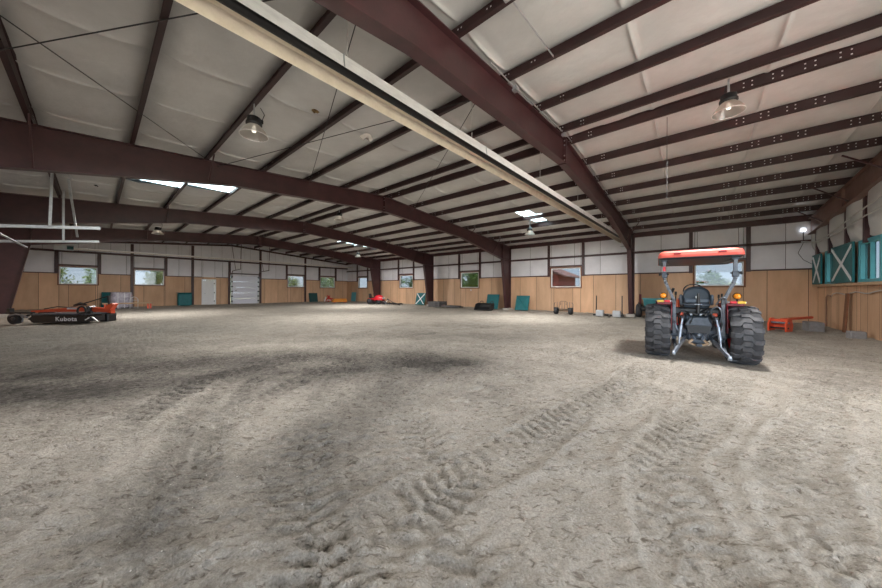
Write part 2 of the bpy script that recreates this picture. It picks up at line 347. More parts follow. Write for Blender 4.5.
for g in range(len(EDG) - 1):
    x0, x1 = EDG[g], EDG[g + 1]; o = len(V); n = len(us)
    for y in ys:
        ds = min(abs(y - s_) for s_ in SEAM)
        for u in us:
            x = x0 + (x1 - x0) * u
            sag = (.07 if x1 - x0 > 1 else .02) * (1 - (2 * u - 1) ** 4) * (1 + .6 * mnoise.noise((x * .3, y * .45, 3.1)))
            wr = .034 * mnoise.noise((x * 1.1, y * 2.6, 7.7)) * math.sin(PI * u)
            V.append((x, y, rfz(x) - sag + wr - .05 * math.exp(-(ds / .024) ** 2) * math.sin(PI * min(max(u, .02), .98))))
    for i in range(len(ys) - 1):
        ym = (ys[i] + ys[i + 1]) / 2
        for j in range(n - 1):
            xm = x0 + (x1 - x0) * (us[j] + us[j + 1]) / 2
            if any(r[0] < xm < r[1] and r[2] < ym < r[3] for r in SKY): continue
            a = o + i * n + j; F.append((a, a + 1, a + n + 1, a + n))
cb = MB(); cb.add(V, F, 'insul', True); ceil = cb.build('ceiling', fix=False); ceil['kind'] = 'structure'
for i, r in enumerate(SKY):
    o = MB().bb((r[0] - .1, r[2] - .15, rfz((r[0] + r[1]) / 2) + .03), (r[1] + .1, r[3] + .15, rfz((r[0] + r[1]) / 2) + .045), 'sky_panel').build(f'window_{20 + i}'); o['kind'] = 'structure'
rb = MB()
rb.prism([(XL - .2, rfz(XL - .2) + .12), (XC, rfz(XC) + .12), (XR + .2, rfz(XR + .2) + .12), (XR + .2, rfz(XR + .2) + .15), (XC, rfz(XC) + .15), (XL - .2, rfz(XL - .2) + .15)], YN - .2, YE + .2, 'galv')
ro = rb.build('roof'); ro['kind'] = 'structure'

# ------------------------------------------------------------------ roof purlins
ORD = ['nearest the ridge', 'second from the ridge', 'third from the ridge', 'fourth from the ridge', 'fifth from the ridge', 'sixth from the ridge', 'seventh from the ridge', 'outermost, by the eave']
for i, x in enumerate(PX):
    right = x > XC; k = i - 8 if right else 7 - i; sg = 1 if right else -1
    z0 = rtop(x) + .005; z1 = z0 + .205; b = MB()
    w = .0035; fl_ = .07
    b.bb((x - w, YN + .12, z0), (x + w, YE - .06, z1), 'purlin')
    b.bb((x, YN + .12, z0), (x + sg * fl_, YE - .06, z0 + .006), 'purlin'); b.bb((x - sg * fl_, YN + .12, z1 - .006), (x, YE - .06, z1), 'purlin')
    b.bb((x + sg * fl_ - .003, YN + .12, z0), (x + sg * fl_ + .003, YE - .06, z0 + .025), 'purlin')
    dots = []
    for fy in FR:
        for dy in (-.62, -.56, -.12, -.06, .06, .12, .56, .62): dots.append(fy + dy)
    if right:
        for c0 in (-.7, -1.1, -1.5, -1.9, -2.7, -3.0, -3.3): dots += [c0, c0 - .12]
    for y in dots:
        for zz in (.06, .145):
            for sx in (-1, 1):
                b.add([(x + sx * (w + .001), y - .011, z0 + zz - .011), (x + sx * (w + .001), y + .011, z0 + zz - .011), (x + sx * (w + .001), y + .011, z0 + zz + .011), (x + sx * (w + .001), y - .011, z0 + zz + .011)], [(0, 1, 2, 3)], 'white')
    o = b.build('roof_purlin')
    tag(o, 'maroon steel roof purlin on the %s slope, %s' % ('window-wall' if right else 'overhead-door', ORD[k]), 'purlin', 'maroon roof purlins')

# ------------------------------------------------------------------ rigid steel frames
def ibeam(b, top, bot, y, k, w=.2, tw=.012, tf=.016):
    """plate girder between two polylines in the xz plane"""
    n = len(top)
    b.prism(list(top) + list(bot)[::-1], y - tw / 2, y + tw / 2, k)
    for ln in (top, bot):
        for p, q in zip(ln[:-1], ln[1:]): b.bar((p[0], y, p[1]), (q[0], y, q[1]), w, tf, k, up=(0, 0, 1) if abs(p[0] - q[0]) > abs(p[1] - q[1]) else (1, 0, 0))
def frame(y, label, pier=True, near=False):
    t = thing('steel_frame', label, 'roof frame', (XC, y, 0), 0, 'maroon portal frames across the hall')
    for sg in (1, -1):
        X_ = lambda d: sg * d
        top = [(X_(0), 5.49), (X_(11.55), 5.49 - .08 * 11.55)]
        bot = [(X_(0), 4.83), (X_(5.6), 4.46), (X_(10.35), 3.62)]
        b = MB(); n = 8
        # web outline
        b.prism([(X_(.0), 5.48), (X_(11.55), 5.49 - .08 * 11.55), (X_(11.55), 3.62), (X_(10.35), 3.62), (X_(5.6), 4.46), (X_(0), 4.83)], -.007, .007, 'steel')
        b.bar((X_(0), 0, 5.485), (X_(11.6), 0, 5.485 - .08 * 11.6), .2, .016, 'steel')
        b.bar((X_(0), 0, 4.83), (X_(5.6), 0, 4.46), .2, .018, 'steel'); b.bar((X_(5.6), 0, 4.46), (X_(10.35), 0, 3.62), .2, .018, 'steel')
        for d, z0, z1 in ((10.35, 3.62, 4.64),):
            b.bar((X_(d), 0, z0), (X_(d), 0, z1), .18, .012, 'steel', up=(1, 0, 0))
        b.bar((X_(.012), 0, 4.80), (X_(.012), 0, 5.48), .2, .022, 'steel', up=(1, 0, 0))
        for zz in (4.9, 5.02, 5.3, 5.42):
            for yy in (-.06, .06): b.box((X_(.028), yy, zz), (.02, .03, .03), 'galv')
        b.build('rafter', t)
        b = MB()
        b.prism([(X_(11.55), 3.62), (X_(10.35), 3.62), (X_(10.95), .17), (X_(11.55), .17)], -.006, .006, 'steel')
        b.bar((X_(10.36), 0, 3.62), (X_(10.96), 0, .17), .2, .018, 'steel', up=(1, 0, 0)); b.bar((X_(11.55), 0, .17), (X_(11.55), 0, 4.56), .2, .018, 'steel', up=(1, 0, 0))
        b.bar((X_(10.35), 0, 3.62), (X_(11.55), 0, 3.62), .19, .014, 'steel')
        c = b.build('column', t)
        MB().box((X_(11.25), 0, .16), (.7, .26, .025), 'steel').build('base_plate', c)
        if pier: MB().box((X_(11.28), 0, .02), (.78, .44, .26), 'conc', bev=.03).build('concrete_pier', c)
        b = MB()
        for d in ((6.15, 9.05) if not near else (9.05,)):
            for s2 in (-1, 1): b = MB(); b.bar((X_(d), s2 * .62, 5.5 - .08 * d), (X_(d), s2 * .02, 4.84 - .07 * d if d < 5.6 else 4.46 - .177 * (d - 5.6)), .03, .03, 'steel'); b.build('flange_brace', t)
    return t
frame(FR[0], 'maroon steel frame nearest the camera, its column beside the tractor', near=True)
frame(FR[1], 'maroon steel frame second from the tractor, between two green panels at its foot')
frame(FR[2], 'maroon steel frame third from the tractor, its column near the grey pallets')
frame(FR[3], 'maroon steel frame before the far end wall, red mower at its foot')
def end_frame(y, label):
    t = thing('end_rafter', label, 'roof beam', (XC, y, 0), 0)
    b = MB()
    for sg in (1, -1):
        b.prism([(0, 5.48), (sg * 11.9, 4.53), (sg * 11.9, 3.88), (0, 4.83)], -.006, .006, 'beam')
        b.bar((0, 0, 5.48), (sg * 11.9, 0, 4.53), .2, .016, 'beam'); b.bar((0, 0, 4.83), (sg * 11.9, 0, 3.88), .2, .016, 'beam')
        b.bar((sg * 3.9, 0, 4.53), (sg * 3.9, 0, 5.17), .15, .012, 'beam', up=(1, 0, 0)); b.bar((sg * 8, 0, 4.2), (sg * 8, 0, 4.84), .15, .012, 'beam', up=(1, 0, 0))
    b.build('girder', t)
    return t
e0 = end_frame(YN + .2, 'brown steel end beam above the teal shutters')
for x_ in (5.0, 7.6, 10.2): MB().bar((x_, .75, rtop(XC + x_) + .01), (x_, .03, rtop(XC + x_) - .55), .035, .035, 'steel').build('diagonal_strut', e0)
t = thing('end_rafter', 'slim maroon steel end beam above the white overhead door', 'roof beam', (XC, YE - .12, 0))
b = MB()
for sg in (1, -1): b.bar((0, 0, 5.42), (sg * 11.9, 0, 4.47), .14, .14, 'steel')
b.build('girder', t)

# ------------------------------------------------------------------ walls
def sheets(name, parent, along, fixed, a0, a1, z0, z1, step, k, inward, holes=(), tint0=1., bow=0):
    """a run of wall sheets side by side with dark joints, leaving the window and door openings free"""
    xs = sorted({a0, a1} | set(np.arange(math.ceil(a0 / step) * step, a1, step)) | {v for h in holes for v in h[:2] if a0 < v < a1})
    V = []; F = []; T = []
    def P(a, z, d): return (a, fixed + inward * d, z) if along == 'x' else (fixed + inward * d, a, z)
    for s0, s1 in zip(xs[:-1], xs[1:]):
        g0 = .008; mid = (s0 + s1) / 2; zz = [(z0, z1)]
        tint = tint0 * random.uniform(.84, 1.08); tw = random.uniform(.96, 1.03)
        for h in holes:
            if h[0] - 1e-4 < mid < h[1] + 1e-4:
                nz = []
                for (p, q) in zz:
                    if h[2] > p: nz.append((p, min(q, h[2])))
                    if h[3] < q: nz.append((max(p, h[3]), q))
                zz = nz
        for (p, q) in zz:
            if q - p < .02: continue
            o = len(V); nu, nz_ = (7, 7) if bow else (2, 2)
            for iu in range(nu):
                for iz in range(nz_):
                    u, w = iu / (nu - 1), iz / (nz_ - 1)
                    d = .012 + bow * (1 - (2 * u - 1) ** 4) * (1 - (2 * w - 1) ** 4)
                    V.append(P(s0 + g0 + (s1 - s0 - 2 * g0) * u, p + (q - p) * w, d)); T.append((tint, tint * tw, tint * tw * tw))
            for iu in range(nu - 1):
                for iz in range(nz_ - 1):
                    a = o + iu * nz_ + iz; F.append((a, a + 1, a + nz_ + 1, a + nz_))
    b = MB(); b.add(V, F, k, bool(bow))
    ob = b.build(name, parent, fix=False)
    ca = ob.data.color_attributes.new('tint', 'FLOAT_COLOR', 'POINT'); ca.data.foreach_set('color', np.array([(*c, 1) for c in T], np.float32).ravel())
    return ob
def backing(parent, along, fixed, a0, a1, prof, inward, holes, thick=.15):
    """outer sheet-metal skin with real openings"""
    b = MB()
    xs = sorted({a0, a1, *( [XC] if along == 'x' else [])} | {v for h in holes for v in h[:2] if a0 < v < a1})
    for s0, s1 in zip(xs[:-1], xs[1:]):
        mid = (s0 + s1) / 2; zz = [(-.2, None)]
        for h in sorted(holes, key=lambda h: h[2]):
            if h[0] - 1e-4 < mid < h[1] + 1e-4:
                p, q = zz.pop(); 
                if h[2] > p: zz.append((p, h[2]))
                zz.append((h[3], None))
        for (p, q) in zz:
            t0, t1 = (prof(s0), prof(s1)) if q is None else (q, q)
            lo, hi = fixed - inward * thick, fixed
            if along == 'x': vs = [(x, y, z) for y in (lo, hi) for x, z in ((s0, p), (s1, p), (s1, t1), (s0, t0))]
            else: vs = [(y, x, z) for y in (lo, hi) for x, z in ((s0, p), (s1, p), (s1, t1), (s0, t0))]
            b.add(vs, [(0, 1, 2, 3), (7, 6, 5, 4), (0, 4, 5, 1), (1, 5, 6, 2), (2, 6, 7, 3), (3, 7, 4, 0)], 'plygap')
    return b.build('wall_skin', parent)
WN = [0]
def window(along, fixed, a0, a1, z0, z1, inward, frame_k='white', mull=False, trim_k='bwood'):
    WN[0] += 1; s = struct(f'window_{WN[0]}')
    def bx(b, p0, p1, q0, q1, d0, d1, k):
        d0, d1 = fixed + inward * d0, fixed + inward * d1
        return b.bb((p0, d0, q0), (p1, d1, q1), k) if along == 'x' else b.bb((d0, p0, q0), (d1, p1, q1), k)
    def ring(b, e, w, d0, d1, k):
        bx(b, a0 - e, a0 - e + w, z0 - e, z1 + e, d0, d1, k); bx(b, a1 + e - w, a1 + e, z0 - e, z1 + e, d0, d1, k)
        bx(b, a0 - e + w, a1 + e - w, z0 - e, z0 - e + w, d0, d1, k); bx(b, a0 - e + w, a1 + e - w, z1 + e - w, z1 + e, d0, d1, k)
    b = MB(); ring(b, .07, .07, -.02, .05, trim_k); b.build('window_trim', s)
    b = MB(); ring(b, 0, .055, -.10, .03, frame_k)
    if mull: bx(b, (a0 + a1) / 2 - .025, (a0 + a1) / 2 + .025, z0, z1, -.08, .02, frame_k)
    b.build('window_frame', s)
    b = MB(); bx(b, a0 + .05, a1 - .05, z0 + .05, z1 - .05, -.06, -.055, 'glass'); b.build('pane', s)
    return s
def post(parent, along, fixed, a, z0, z1, inward, w=.16, d=.12, k='steel'):
    b = MB(); d0, d1 = fixed, fixed + inward * d
    (b.bb((a - w / 2, d0, z0), (a + w / 2, d1, z1), k) if along == 'x' else b.bb((d0, a - w / 2, z0), (d1, a + w / 2, z1), k))
    return b.build('wall_post', parent)
def rail(parent, along, fixed, a0, a1, z, inward, h=.1, d=.1, k='steel', name='girt'):
    b = MB(); d0, d1 = fixed, fixed + inward * d
    (b.bb((a0, d0, z - h / 2), (a1, d1, z + h / 2), k) if along == 'x' else b.bb((d0, a0, z - h / 2), (d1, a1, z + h / 2), k))
    return b.build(name, parent)

# long side wall (x = XR)
ZP = 2.40
SW = [(28.45, 30.2, 1.62, 2.82), (20.98, 22.9, 1.64, 2.86), (13.35, 15.15, 1.62, 2.88), (5.62, 7.5, 1.64, 2.9), (-1.68, .1, 1.68, 2.84)]
w = struct('wall_side')
backing(w, 'y', XR + .04, YN - .2, YE + .2, lambda y: rfz(XR) + .1, -1, SW)
sheets('plywood_wainscot', w, 'y', XR, YN, YE, -.1, ZP, 1.22, 'ply', -1, SW)
sheets('insulation', w, 'y', XR, YN, YE, ZP, 3.60, 1.5, 'winsul', -1, SW, bow=.03)
sheets('insulation', w, 'y', XR, YN, YE, 3.62, 4.75, 1.5, 'winsul', -1, SW, bow=.03)
for s0 in ([(YN, -1.76), (.2, 5.52), (7.6, 13.25), (15.25, 20.88), (23, 28.35), (30.3, YE)]): rail(w, 'y', XR, *s0, ZP, -1, .06, .07)
rail(w, 'y', XR, YN, YE, 3.6, -1, .12, .12); rail(w, 'y', XR, YN, YE, 4.60, -1, .28, .16, name='eave_strut')
for h in SW:
    for a in (h[0] - .15, h[1] + .15): post(w, 'y', XR, a, ZP - .05, 4.5, -1, .15)
    rail(w, 'y', XR, h[0] - .1, h[1] + .1, h[3] + .12, -1, .08, .08); window('y', XR, *h, -1, trim_k='bwood')
# far end wall (y = YE)
ZPE = 2.45
EW = [(-1.62, .08, 1.70, 2.9), (1.92, 3.6, 1.70, 2.88), (13.15, 14.85, 1.66, 2.86), (16.72, 18.5, 1.64, 2.84)]
DW = [(6.08, 6.93, 0, 2.2)]; GW = [(8.12, 10.45, 0, 2.66)]
w = struct('wall_end'); H_ = EW + DW + GW
backing(w, 'x', YE + .04, XL, XR, lambda x: rfz(x) + .1, -1, H_)
sheets('plywood_wainscot', w, 'x', YE, XL, XR, -.1, ZPE, 1.22, 'ply', -1, H_, 1.0)
sheets('insulation', w, 'x', YE, XL, XR, ZPE, 3.95, 1.5, 'winsul', -1, H_, bow=.03)
V = []; F = []
b = MB(); xs = np.linspace(XL, XR, 33)
for i, (p, q) in enumerate(zip(xs[:-1], xs[1:])):
    b.add([(p + .005, YE - .02, 3.97), (q - .005, YE - .02, 3.97), (q - .005, YE - .02, rfz(q)), (p + .005, YE - .02, rfz(p))], [(0, 1, 2, 3)], 'winsul')
b.build('gable_insulation', w)
for s0 in ([(XL, -1.7), (.2, 1.75), (3.75, 6.0), (7.0, 7.95), (10.55, 13.0), (15, 16.6), (18.6, XR)]): rail(w, 'x', YE, *s0, ZPE, -1, .06, .07)
rail(w, 'x', YE, XL, XR, 3.95, -1, .14, .12)
for a, z0, z1 in ((-1.72, ZPE, 3.95), (.17, ZPE, 3.95), (1.8, 0, 4.8), (3.7, ZPE, 3.95), (5.38, 0, 5.1), (8.0, 0, 4.0), (10.56, 0, 5.2), (13.03, ZPE, 3.95), (14.98, 0, 4.8), (16.6, ZPE, 3.95), (18.6, ZPE, 3.95)): post(w, 'x', YE, a, z0, z1, -1, .17, .13)
for h in EW: rail(w, 'x', YE, h[0] - .1, h[1] + .1, h[3] + .12, -1, .08, .08); window('x', YE, *h, -1, trim_k='bwood')
d = struct('door_1')
MB().bb((6.10, YE - .03, .0), (6.91, YE + .02, 2.18), 'white').build('door_leaf', d)
b = MB()
for a in (6.04, 6.97): b.bb((a - .045, YE - .06, 0), (a + .045, YE + .03, 2.27), 'white')
b.bb((6.0, YE - .06, 2.19), (7.0, YE + .03, 2.28), 'white'); b.build('door_frame', d)
MB().tube([(6.18, YE - .03, 1.02), (6.18, YE - .09, 1.02), (6.27, YE - .09, 1.02)], .014, 'galv').build('door_handle', d)
b = MB()
for z in (.35, 1.1, 1.9): b.bb((6.86, YE - .05, z - .05), (6.92, YE - .025, z + .05), 'black')
b.build('hinge', d)
d = struct('door_2')
b = MB()
for i in range(5): b.box((9.285, YE - .03, .27 + .53 * i), (2.33, .05, .525), 'lav', bev=.012)
b.build('door_panel', d)
b = MB()
for a in (8.2, 10.37):
    b.bb((a - .05, YE - .10, 0), (a + .05, YE - .06, 2.6), 'galv')
    for i in range(6): b.bb((a - .07, YE - .13, .25 + i * .45), (a + .07, YE - .10, .36 + i * .45), 'black')
b.build('side_track', d)
b = MB()
for a in (8.18, 10.42):
    pts = [(a, YE - .12, 2.4), (a, YE - .13, 2.75), (a, YE - .22, 2.98), (a, YE - .45, 3.1), (a, YE - 2.7, 3.15)]
    b.tube(pts, .035, 'steel', 6); b.tube([(a, YE - 2.65, 3.15), (a + .05, YE - 2.65, rtop(a))], .025, 'steel', 6); b.tube([(a, YE - 1.3, 3.12), (a - .3, YE - 1.2, rtop(a))], .02, 'steel', 6)
b.build('overhead_track', d)
b = MB(); b.tube([(8.0, YE - .12, 2.85), (10.55, YE - .12, 2.85)], .045, 'steel', 8); b.build('spring_shaft', d)
MB().tube([(8.45, YE - .07, 1.3), (8.6, YE - .07, 1.3)], .02, 'black', 6).build('door_handle', d)
# end wall with the teal shutters (y = YN)
RW = [(18.95, 20.0, 1.75, 2.95), (14.3, 15.7, 1.75, 2.95), (17.78, 18.92, 1.75, 2.95), (11.2, 12.6, 1.75, 2.95)]
OPN = [(-.4, 6.6, -.2, 4.2)]  # unseen doorway added so sky light reaches the foreground
w = struct('wall_front'); H_ = RW[1:] + OPN
backing(w, 'x', YN - .04, XL, XR, lambda x: rfz(x) + .1, 1, H_)
sheets('plywood_wainscot', w, 'x', YN, 6.8, XR, -.1, 1.65, .8, 'ply', 1, H_, .95)
sheets('plywood_wainscot', w, 'x', YN, XL, -.5, -.1, 1.65, 1.22, 'ply', 1, H_, .62)
rail(w, 'x', YN, 6.8, XR, 1.66, 1, .09, .14, 'wood', 'sill_rail')
for a, z1 in ((12.9, 4.4), (15.15, 4.3), (16.65, 4.2), (18.35, 4.1), (19.95, 3.95), (10.4, 4.55)): post(w, 'x', YN, a, 2.9, z1, 1, .16, .10)
for s0, s1 in ((6.9, 10.3), (10.5, 12.8), (13.0, 15.05), (15.25, 16.55), (16.75, 18.25), (18.45, 19.85), (19.98, 20.15)):
    V = []; F = []; n = 11
    for i in range(n):
        for j in range(n):
            u, v = i / (n - 1) * 2 - 1, j / (n - 1) * 2 - 1
            bow = (1 - abs(u) ** 3) * (1 - abs(v) ** 3); rr = 1 - .10 * abs(u) ** 4
            x = (s0 + s1) / 2 + u * (s1 - s0) / 2; zt = rtop(x) - .1
            V.append((x, YN + .015 + .19 * bow, 3.02 + (zt - 3.02) * (v * rr + 1) / 2))
    for i in range(n - 1):
        for j in range(n - 1): a = i * n + j; F.append((a, a + 1, a + n + 1, a + n))
    b = MB(); b.add(V, F, 'insul', True); b.build('insulation', w, fix=False)
sheets('insulation', w, 'x', YN, XL, 6.8, 4.25, 5.2, 1.5, 'winsul', 1, H_, bow=.03)
sheets('insulation', w, 'x', YN, XL, -.5, 1.65, 4.2, 1.5, 'winsul', 1, (), bow=.03)
sheets('plywood_wainscot', w, 'x', YN, 6.8, XR, 1.70, 3.02, .9, 'ply', 1, RW[1:], .8)
for h in RW[1:]: window('x', YN, *h, 1, frame_k='lteal', mull=True, trim_k='lteal')
# long wall behind the camera (x = XL) : unseen doorway added to admit daylight, a closed overhead door further on
LW = [(-3.4, 1.6, -.2, 3.5), (12.8, 16.2, -.2, 2.9)]
w = struct('wall_west')
backing(w, 'y', XL - .04, YN - .2, YE + .2, lambda y: rfz(XL) + .1, 1, LW)
sheets('plywood_wainscot', w, 'y', XL, YN, YE, -.1, ZP, 1.22, 'ply', 1, LW)
sheets('insulation', w, 'y', XL, YN, YE, ZP, 4.7, 1.5, 'winsul', 1, LW, bow=.03)
d = struct('door_3')
b = MB()
for i in range(6): b.box((XL - .02, 14.5, .26 + .51 * i), (.05, 3.4, .505), 'lav', bev=.012)
b.build('door_panel', d)
b = MB()
for yy in (12.7, 16.3):
    b.bar((XL + .35, yy, 2.68), (.08, yy, 3.1), .05, .075, 'galv'); b.tube([(XL + .08, yy, .05), (XL + .08, yy, 2.40), (XL + .16, yy, 2.58), (XL + .4, yy, 2.69)], .035, 'galv', 6)
b.bar((.05, 12.7, 3.1), (.05, 12.78, 3.1), .05, .09, 'galv')
b.build('overhead_track', d)
b = MB()
b.bar((-.78, 12.7, 3.0), (-.74, 12.7, 4.75), .05, .05, 'galv'); b.bar((-.72, 16.3, 3.0), (-.72, 16.3, 4.75), .05, .05, 'galv')
b.bar((-.62, 12.72, 4.75), (-.5, 14.4, 4.75), .05, .05, 'galv'); b.bar((-.55, 14.5, 4.72), (-.42, 16.25, 3.2), .05, .05, 'galv')
b.build('track_hanger', d)
MB().bar((-1.75, 12.72, 2.90), (-1.45, 16.28, 2.72), .05, .03, 'galv').build('track_brace', d)

# ------------------------------------------------------------------ radiant tube heaters
def heater(x0, y0, x1, y1, z, label, hang, wdt=.26):
    L_ = math.hypot(x1 - x0, y1 - y0); ang = math.atan2(y1 - y0, x1 - x0)
    t = thing('radiant_tube_heater', label, 'heater', (x0, y0, z), ang)
    hw = wdt / 2
    out = [(-hw - .02, -.32 * wdt * .5), (-hw, .25 * wdt), (-hw + .05, .33 * wdt), (hw - .05, .33 * wdt), (hw, .25 * wdt), (hw + .02, -.32 * wdt * .5)]
    b = MB(); n = len(out)
    for i in range(n - 1):
        (ya, za), (yb, zb) = out[i], out[i + 1]
        # outer sheet bright, inner face a little yellowed on the far side, black elsewhere: two skins 3 mm apart
        b.add([(0, ya, za), (L_, ya, za), (L_, yb, zb), (0, yb, zb)], [(0, 1, 2, 3)], 'alu')
        s_ = .985; b.add([(0, ya * s_, za - .004), (L_, ya * s_, za - .004), (L_, yb * s_, zb - .004), (0, yb * s_, zb - .004)], [(0, 1, 2, 3)], 'cream' if ya > 0 else 'tube')
    b.build('reflector', t, fix=False)
    b = MB(); b.tube([(-.1, -.05, .03), (L_ + .1, -.05, .03)], .16 * wdt, 'tube', 12); b.build('burner_tube', t)
    for i in range(int(L_ / 3) + 1): b = MB(); b.tube([(min(.6 + 3 * i, L_ - .05), out[j][0] * 1.02, out[j][1] + .004) for j in range(n)], .007, 'galv', 5); b.build('bracket', t)
    for (xx, zz) in hang: MB().tube([(xx, 0, .33 * wdt), (xx + .02, 0, zz - z)], .006, 'wcable', 5).build('hanging_chain', t)
    b = MB(); b.box((L_ + .02, 0, .03), (.03, wdt + .1, .2), 'alu'); b.build('end_cap', t)
    return t
heater(-1.7, 3.43, 18.75, 2.97, 4.08, 'long tube heater with bright aluminium hood hanging beside the nearest frame', [(.6, 4.75), (3.75, 5.0), (6.4, 5.3), (9.5, 5.5), (12.6, 5.4), (15.7, 5.1), (18.6, 4.9)], .38)
h2 = heater(-.9, 28.6, 18.3, 28.6, 3.82, 'tube heater running across in front of the far end wall', [(1, 4.8), (5, 5.2), (9, 5.5), (13, 5.2), (17, 4.9)], .2)
b = MB(); b.box((-.35, 0, .02), (.75, .3, .3), 'lgrey', bev=.02); b.box((-.1, -.16, .02), (.25, .02, .2), 'dteal'); b.build('burner_box', h2)
b = MB(); b.bar((0, 0, -.3), (0, 0, .4), .07, .07, 'galv', up=(1, 0, 0)); b.bar((0, 0, -.25), (-.12, .25, -.25), .05, .05, 'galv')
tag(b.build('support_bracket', None, (18.95, 2.95, 4.1)), 'galvanised upright bracket at the heater end on the column', 'bracket')

# ------------------------------------------------------------------ high-bay lamps
def lamp(x, y, drop, label, power, real=True):
    zc = rtop(x) - drop
    t = thing('high_bay_lamp', label, 'lamp', (x, y, zc), 0, 'high-bay lamps under the roof')
    b = MB(); b.bar((0, 0, .14), (0, 0, drop + .05), .035, .012, 'galv', up=(1, 0, 0)); b.build('hanger_strap', t)
    b = MB(); b.lathe([(0, .17), (.09, .17), (.12, .15), (.12, .08), (.14, .06), (.14, .02), (.10, 0), (0, 0)], 'black', 20); b.box((.11, 0, .11), (.07, .14, .08), 'black', bev=.01); b.build('ballast_housing', t)
    b = MB(); V = []; F = []; n = 48; prof = [(.10, .01), (.14, -.03), (.19, -.09), (.225, -.15), (.24, -.19)]
    for (r, h) in prof:
        for j in range(n):
            rr = r * (1 + (.02 if j % 2 else -.02)); V.append((rr * math.cos(2 * PI * j / n), rr * math.sin(2 * PI * j / n), h))
    for i in range(len(prof) - 1):
        for j in range(n): F.append((i * n + j, i * n + (j + 1) % n, (i + 1) * n + (j + 1) % n, (i + 1) * n + j))
    b.add(V, F, 'lampglass', True); b.tube([(.243 * math.cos(2 * PI * j / 24), .243 * math.sin(2 * PI * j / 24), -.19) for j in range(24)], .008, 'alu', 6, closed=True)
    b.build('glass_reflector', t)
    b = MB(); b.lathe([(0, -.13), (.03, -.12), (.04, -.09), (.03, -.03), (.02, .0)], 'bulb', 12); b.build('bulb', t)
    b = MB(); b.tube([(.1, 0, .12), (.16, .04, .2), (.2, .05, .32), (.12, .03, drop)], .007, 'cable', 5); b.build('power_lead', t)
    ld = bpy.data.lights.new('lamp_light', 'AREA'); ld.shape = 'DISK'; ld.size = .42; ld.energy = power; ld.color = (1, .97, .93)
    lo = bpy.data.objects.new('lamp_light', ld); COL.objects.link(lo); lo.location = (x, y, zc - .22)
    return t
LP = 215
lamp(2.0, 6.54, .42, 'glass high-bay lamp hanging left of the big tube heater', LP)
lamp(8.05, 13.77, .35, 'glass high-bay lamp under the ridge past the second frame', LP)
lamp(8.0, -.45, .42, 'glass high-bay lamp with black housing above the tractor side', LP)
lamp(14.6, 6.55, .5, 'white high-bay lamp just below the two bright skylights', LP)
lamp(14.7, 22.1, .55, 'high-bay lamp beside the far skylight, near the hall corner', LP)
lamp(2.2, 22.3, .42, 'small dark high-bay lamp high above the teal box', LP)

# ------------------------------------------------------------------ wires, conduits, torn insulation
def wire(name, pts, r, k, label, cat, sag=0, n=6):
    if len(pts) == 2 and sag:
        a, c = Vc(pts[0]), Vc(pts[1]); pts = [a.lerp(c, i / 12) - Vc((0, 0, sag * 4 * (i / 12) * (1 - i / 12))) for i in range(13)]
    return tag(MB().tube(pts, r, k, n).build(name), label, cat)
f0, f1 = FR[0] + .01, FR[1] - .01
wire('brace_rod', [(1.98, f0, 4.9), (4.9, f1, 5.13)], .008, 'cable', 'dark roof brace rod running down from the nearest frame to the second', 'brace rod')
wire('brace_rod', [(4.84, f0, 5.05), (2.25, f1, 4.9)], .008, 'cable', 'thin roof brace rod crossing behind the torn white insulation flap', 'brace rod')
wire('brace_rod', [(-3.65, f0, 4.60), (2.06, f1, 5.0)], .008, 'cable', 'dark brace rod slanting across the top corner of the hall roof', 'brace rod')
wire('brace_rod', [(2.15, f0, 5.0), (-2.76, f1, 4.63)], .009, 'cable', 'dark brace rod passing behind the big tube heater at upper left', 'brace rod')
wire('brace_rod', [(4.45, f0, 5.05), (9.9, f1, 5.2)], .008, 'cable', 'brace rod passing the ridge just beyond the big tube heater', 'brace rod')
wire('pull_cord', [(8.95, .56, 5.6), (8.95, .56, 3.62)], .006, 'cable', 'thin cord hanging straight down from the roof near the ridge', 'cord')
b = MB(); pts = [(5.0, 1.8, rtop(5.0) + .02), (3.44, 1.82, rtop(3.44) + .02)]
b.tube(pts, .012, 'galv', 8); b.box((3.35, 1.82, rtop(3.4) + .02), (.16, .12, .1), 'galv', bev=.01)
tag(b.build('electrical_conduit'), 'short galvanised conduit with junction box on the roof purlins', 'conduit')
b = MB(); b.tube([(4.3, FR[0] - .13, 5.22), (4.9, FR[0] - .13, 5.24), (7.9, FR[0] - .13, 5.50), (8.3, FR[0] - .13, 5.52), (12.0, FR[0] - .13, 5.22), (18.9, FR[0] - .13, 4.68)], .013, 'galv', 8)
for x_ in (5.2, 7.9): b.box((x_, FR[0] - .13, rtop(x_) - .02), (.12, .1, .09), 'galv', bev=.01)
tag(b.build('electrical_conduit'), 'long galvanised conduit along the top of the nearest frame', 'conduit')
def torn(x, y, k, s, label):
    b = MB(); z = rfz(x) - .09; rr = random.Random(int(x * 100))
    P = [(0, 0, 0)]
    for j in range(9): a = 2 * PI * j / 9; r_ = s * rr.uniform(.5, 1.2); P.append((r_ * math.cos(a), r_ * math.sin(a), -s * rr.uniform(.1, .9)))
    P += [(p[0] * .5, p[1] * .5, p[2] - s * .35) for p in P[1:]]
    F = [(0, 1 + j, 1 + (j + 1) % 9) for j in range(9)] + [(1 + j, 10 + j, 10 + (j + 1) % 9, 1 + (j + 1) % 9) for j in range(9)]
    b.add(P, F, k); return tag(b.build('torn_insulation', None, (x, y, z)), label, 'torn insulation')
torn(3.0, 6.1, 'torn', .09, 'small brown torn spot in the roof insulation near the lamp')
torn(4.4, 6.25, 'batt', .20, 'white flap of torn insulation hanging under the roof')
torn(7.0, 4.7, 'torn', .20, 'brown torn insulation tuft above the big tube heater')
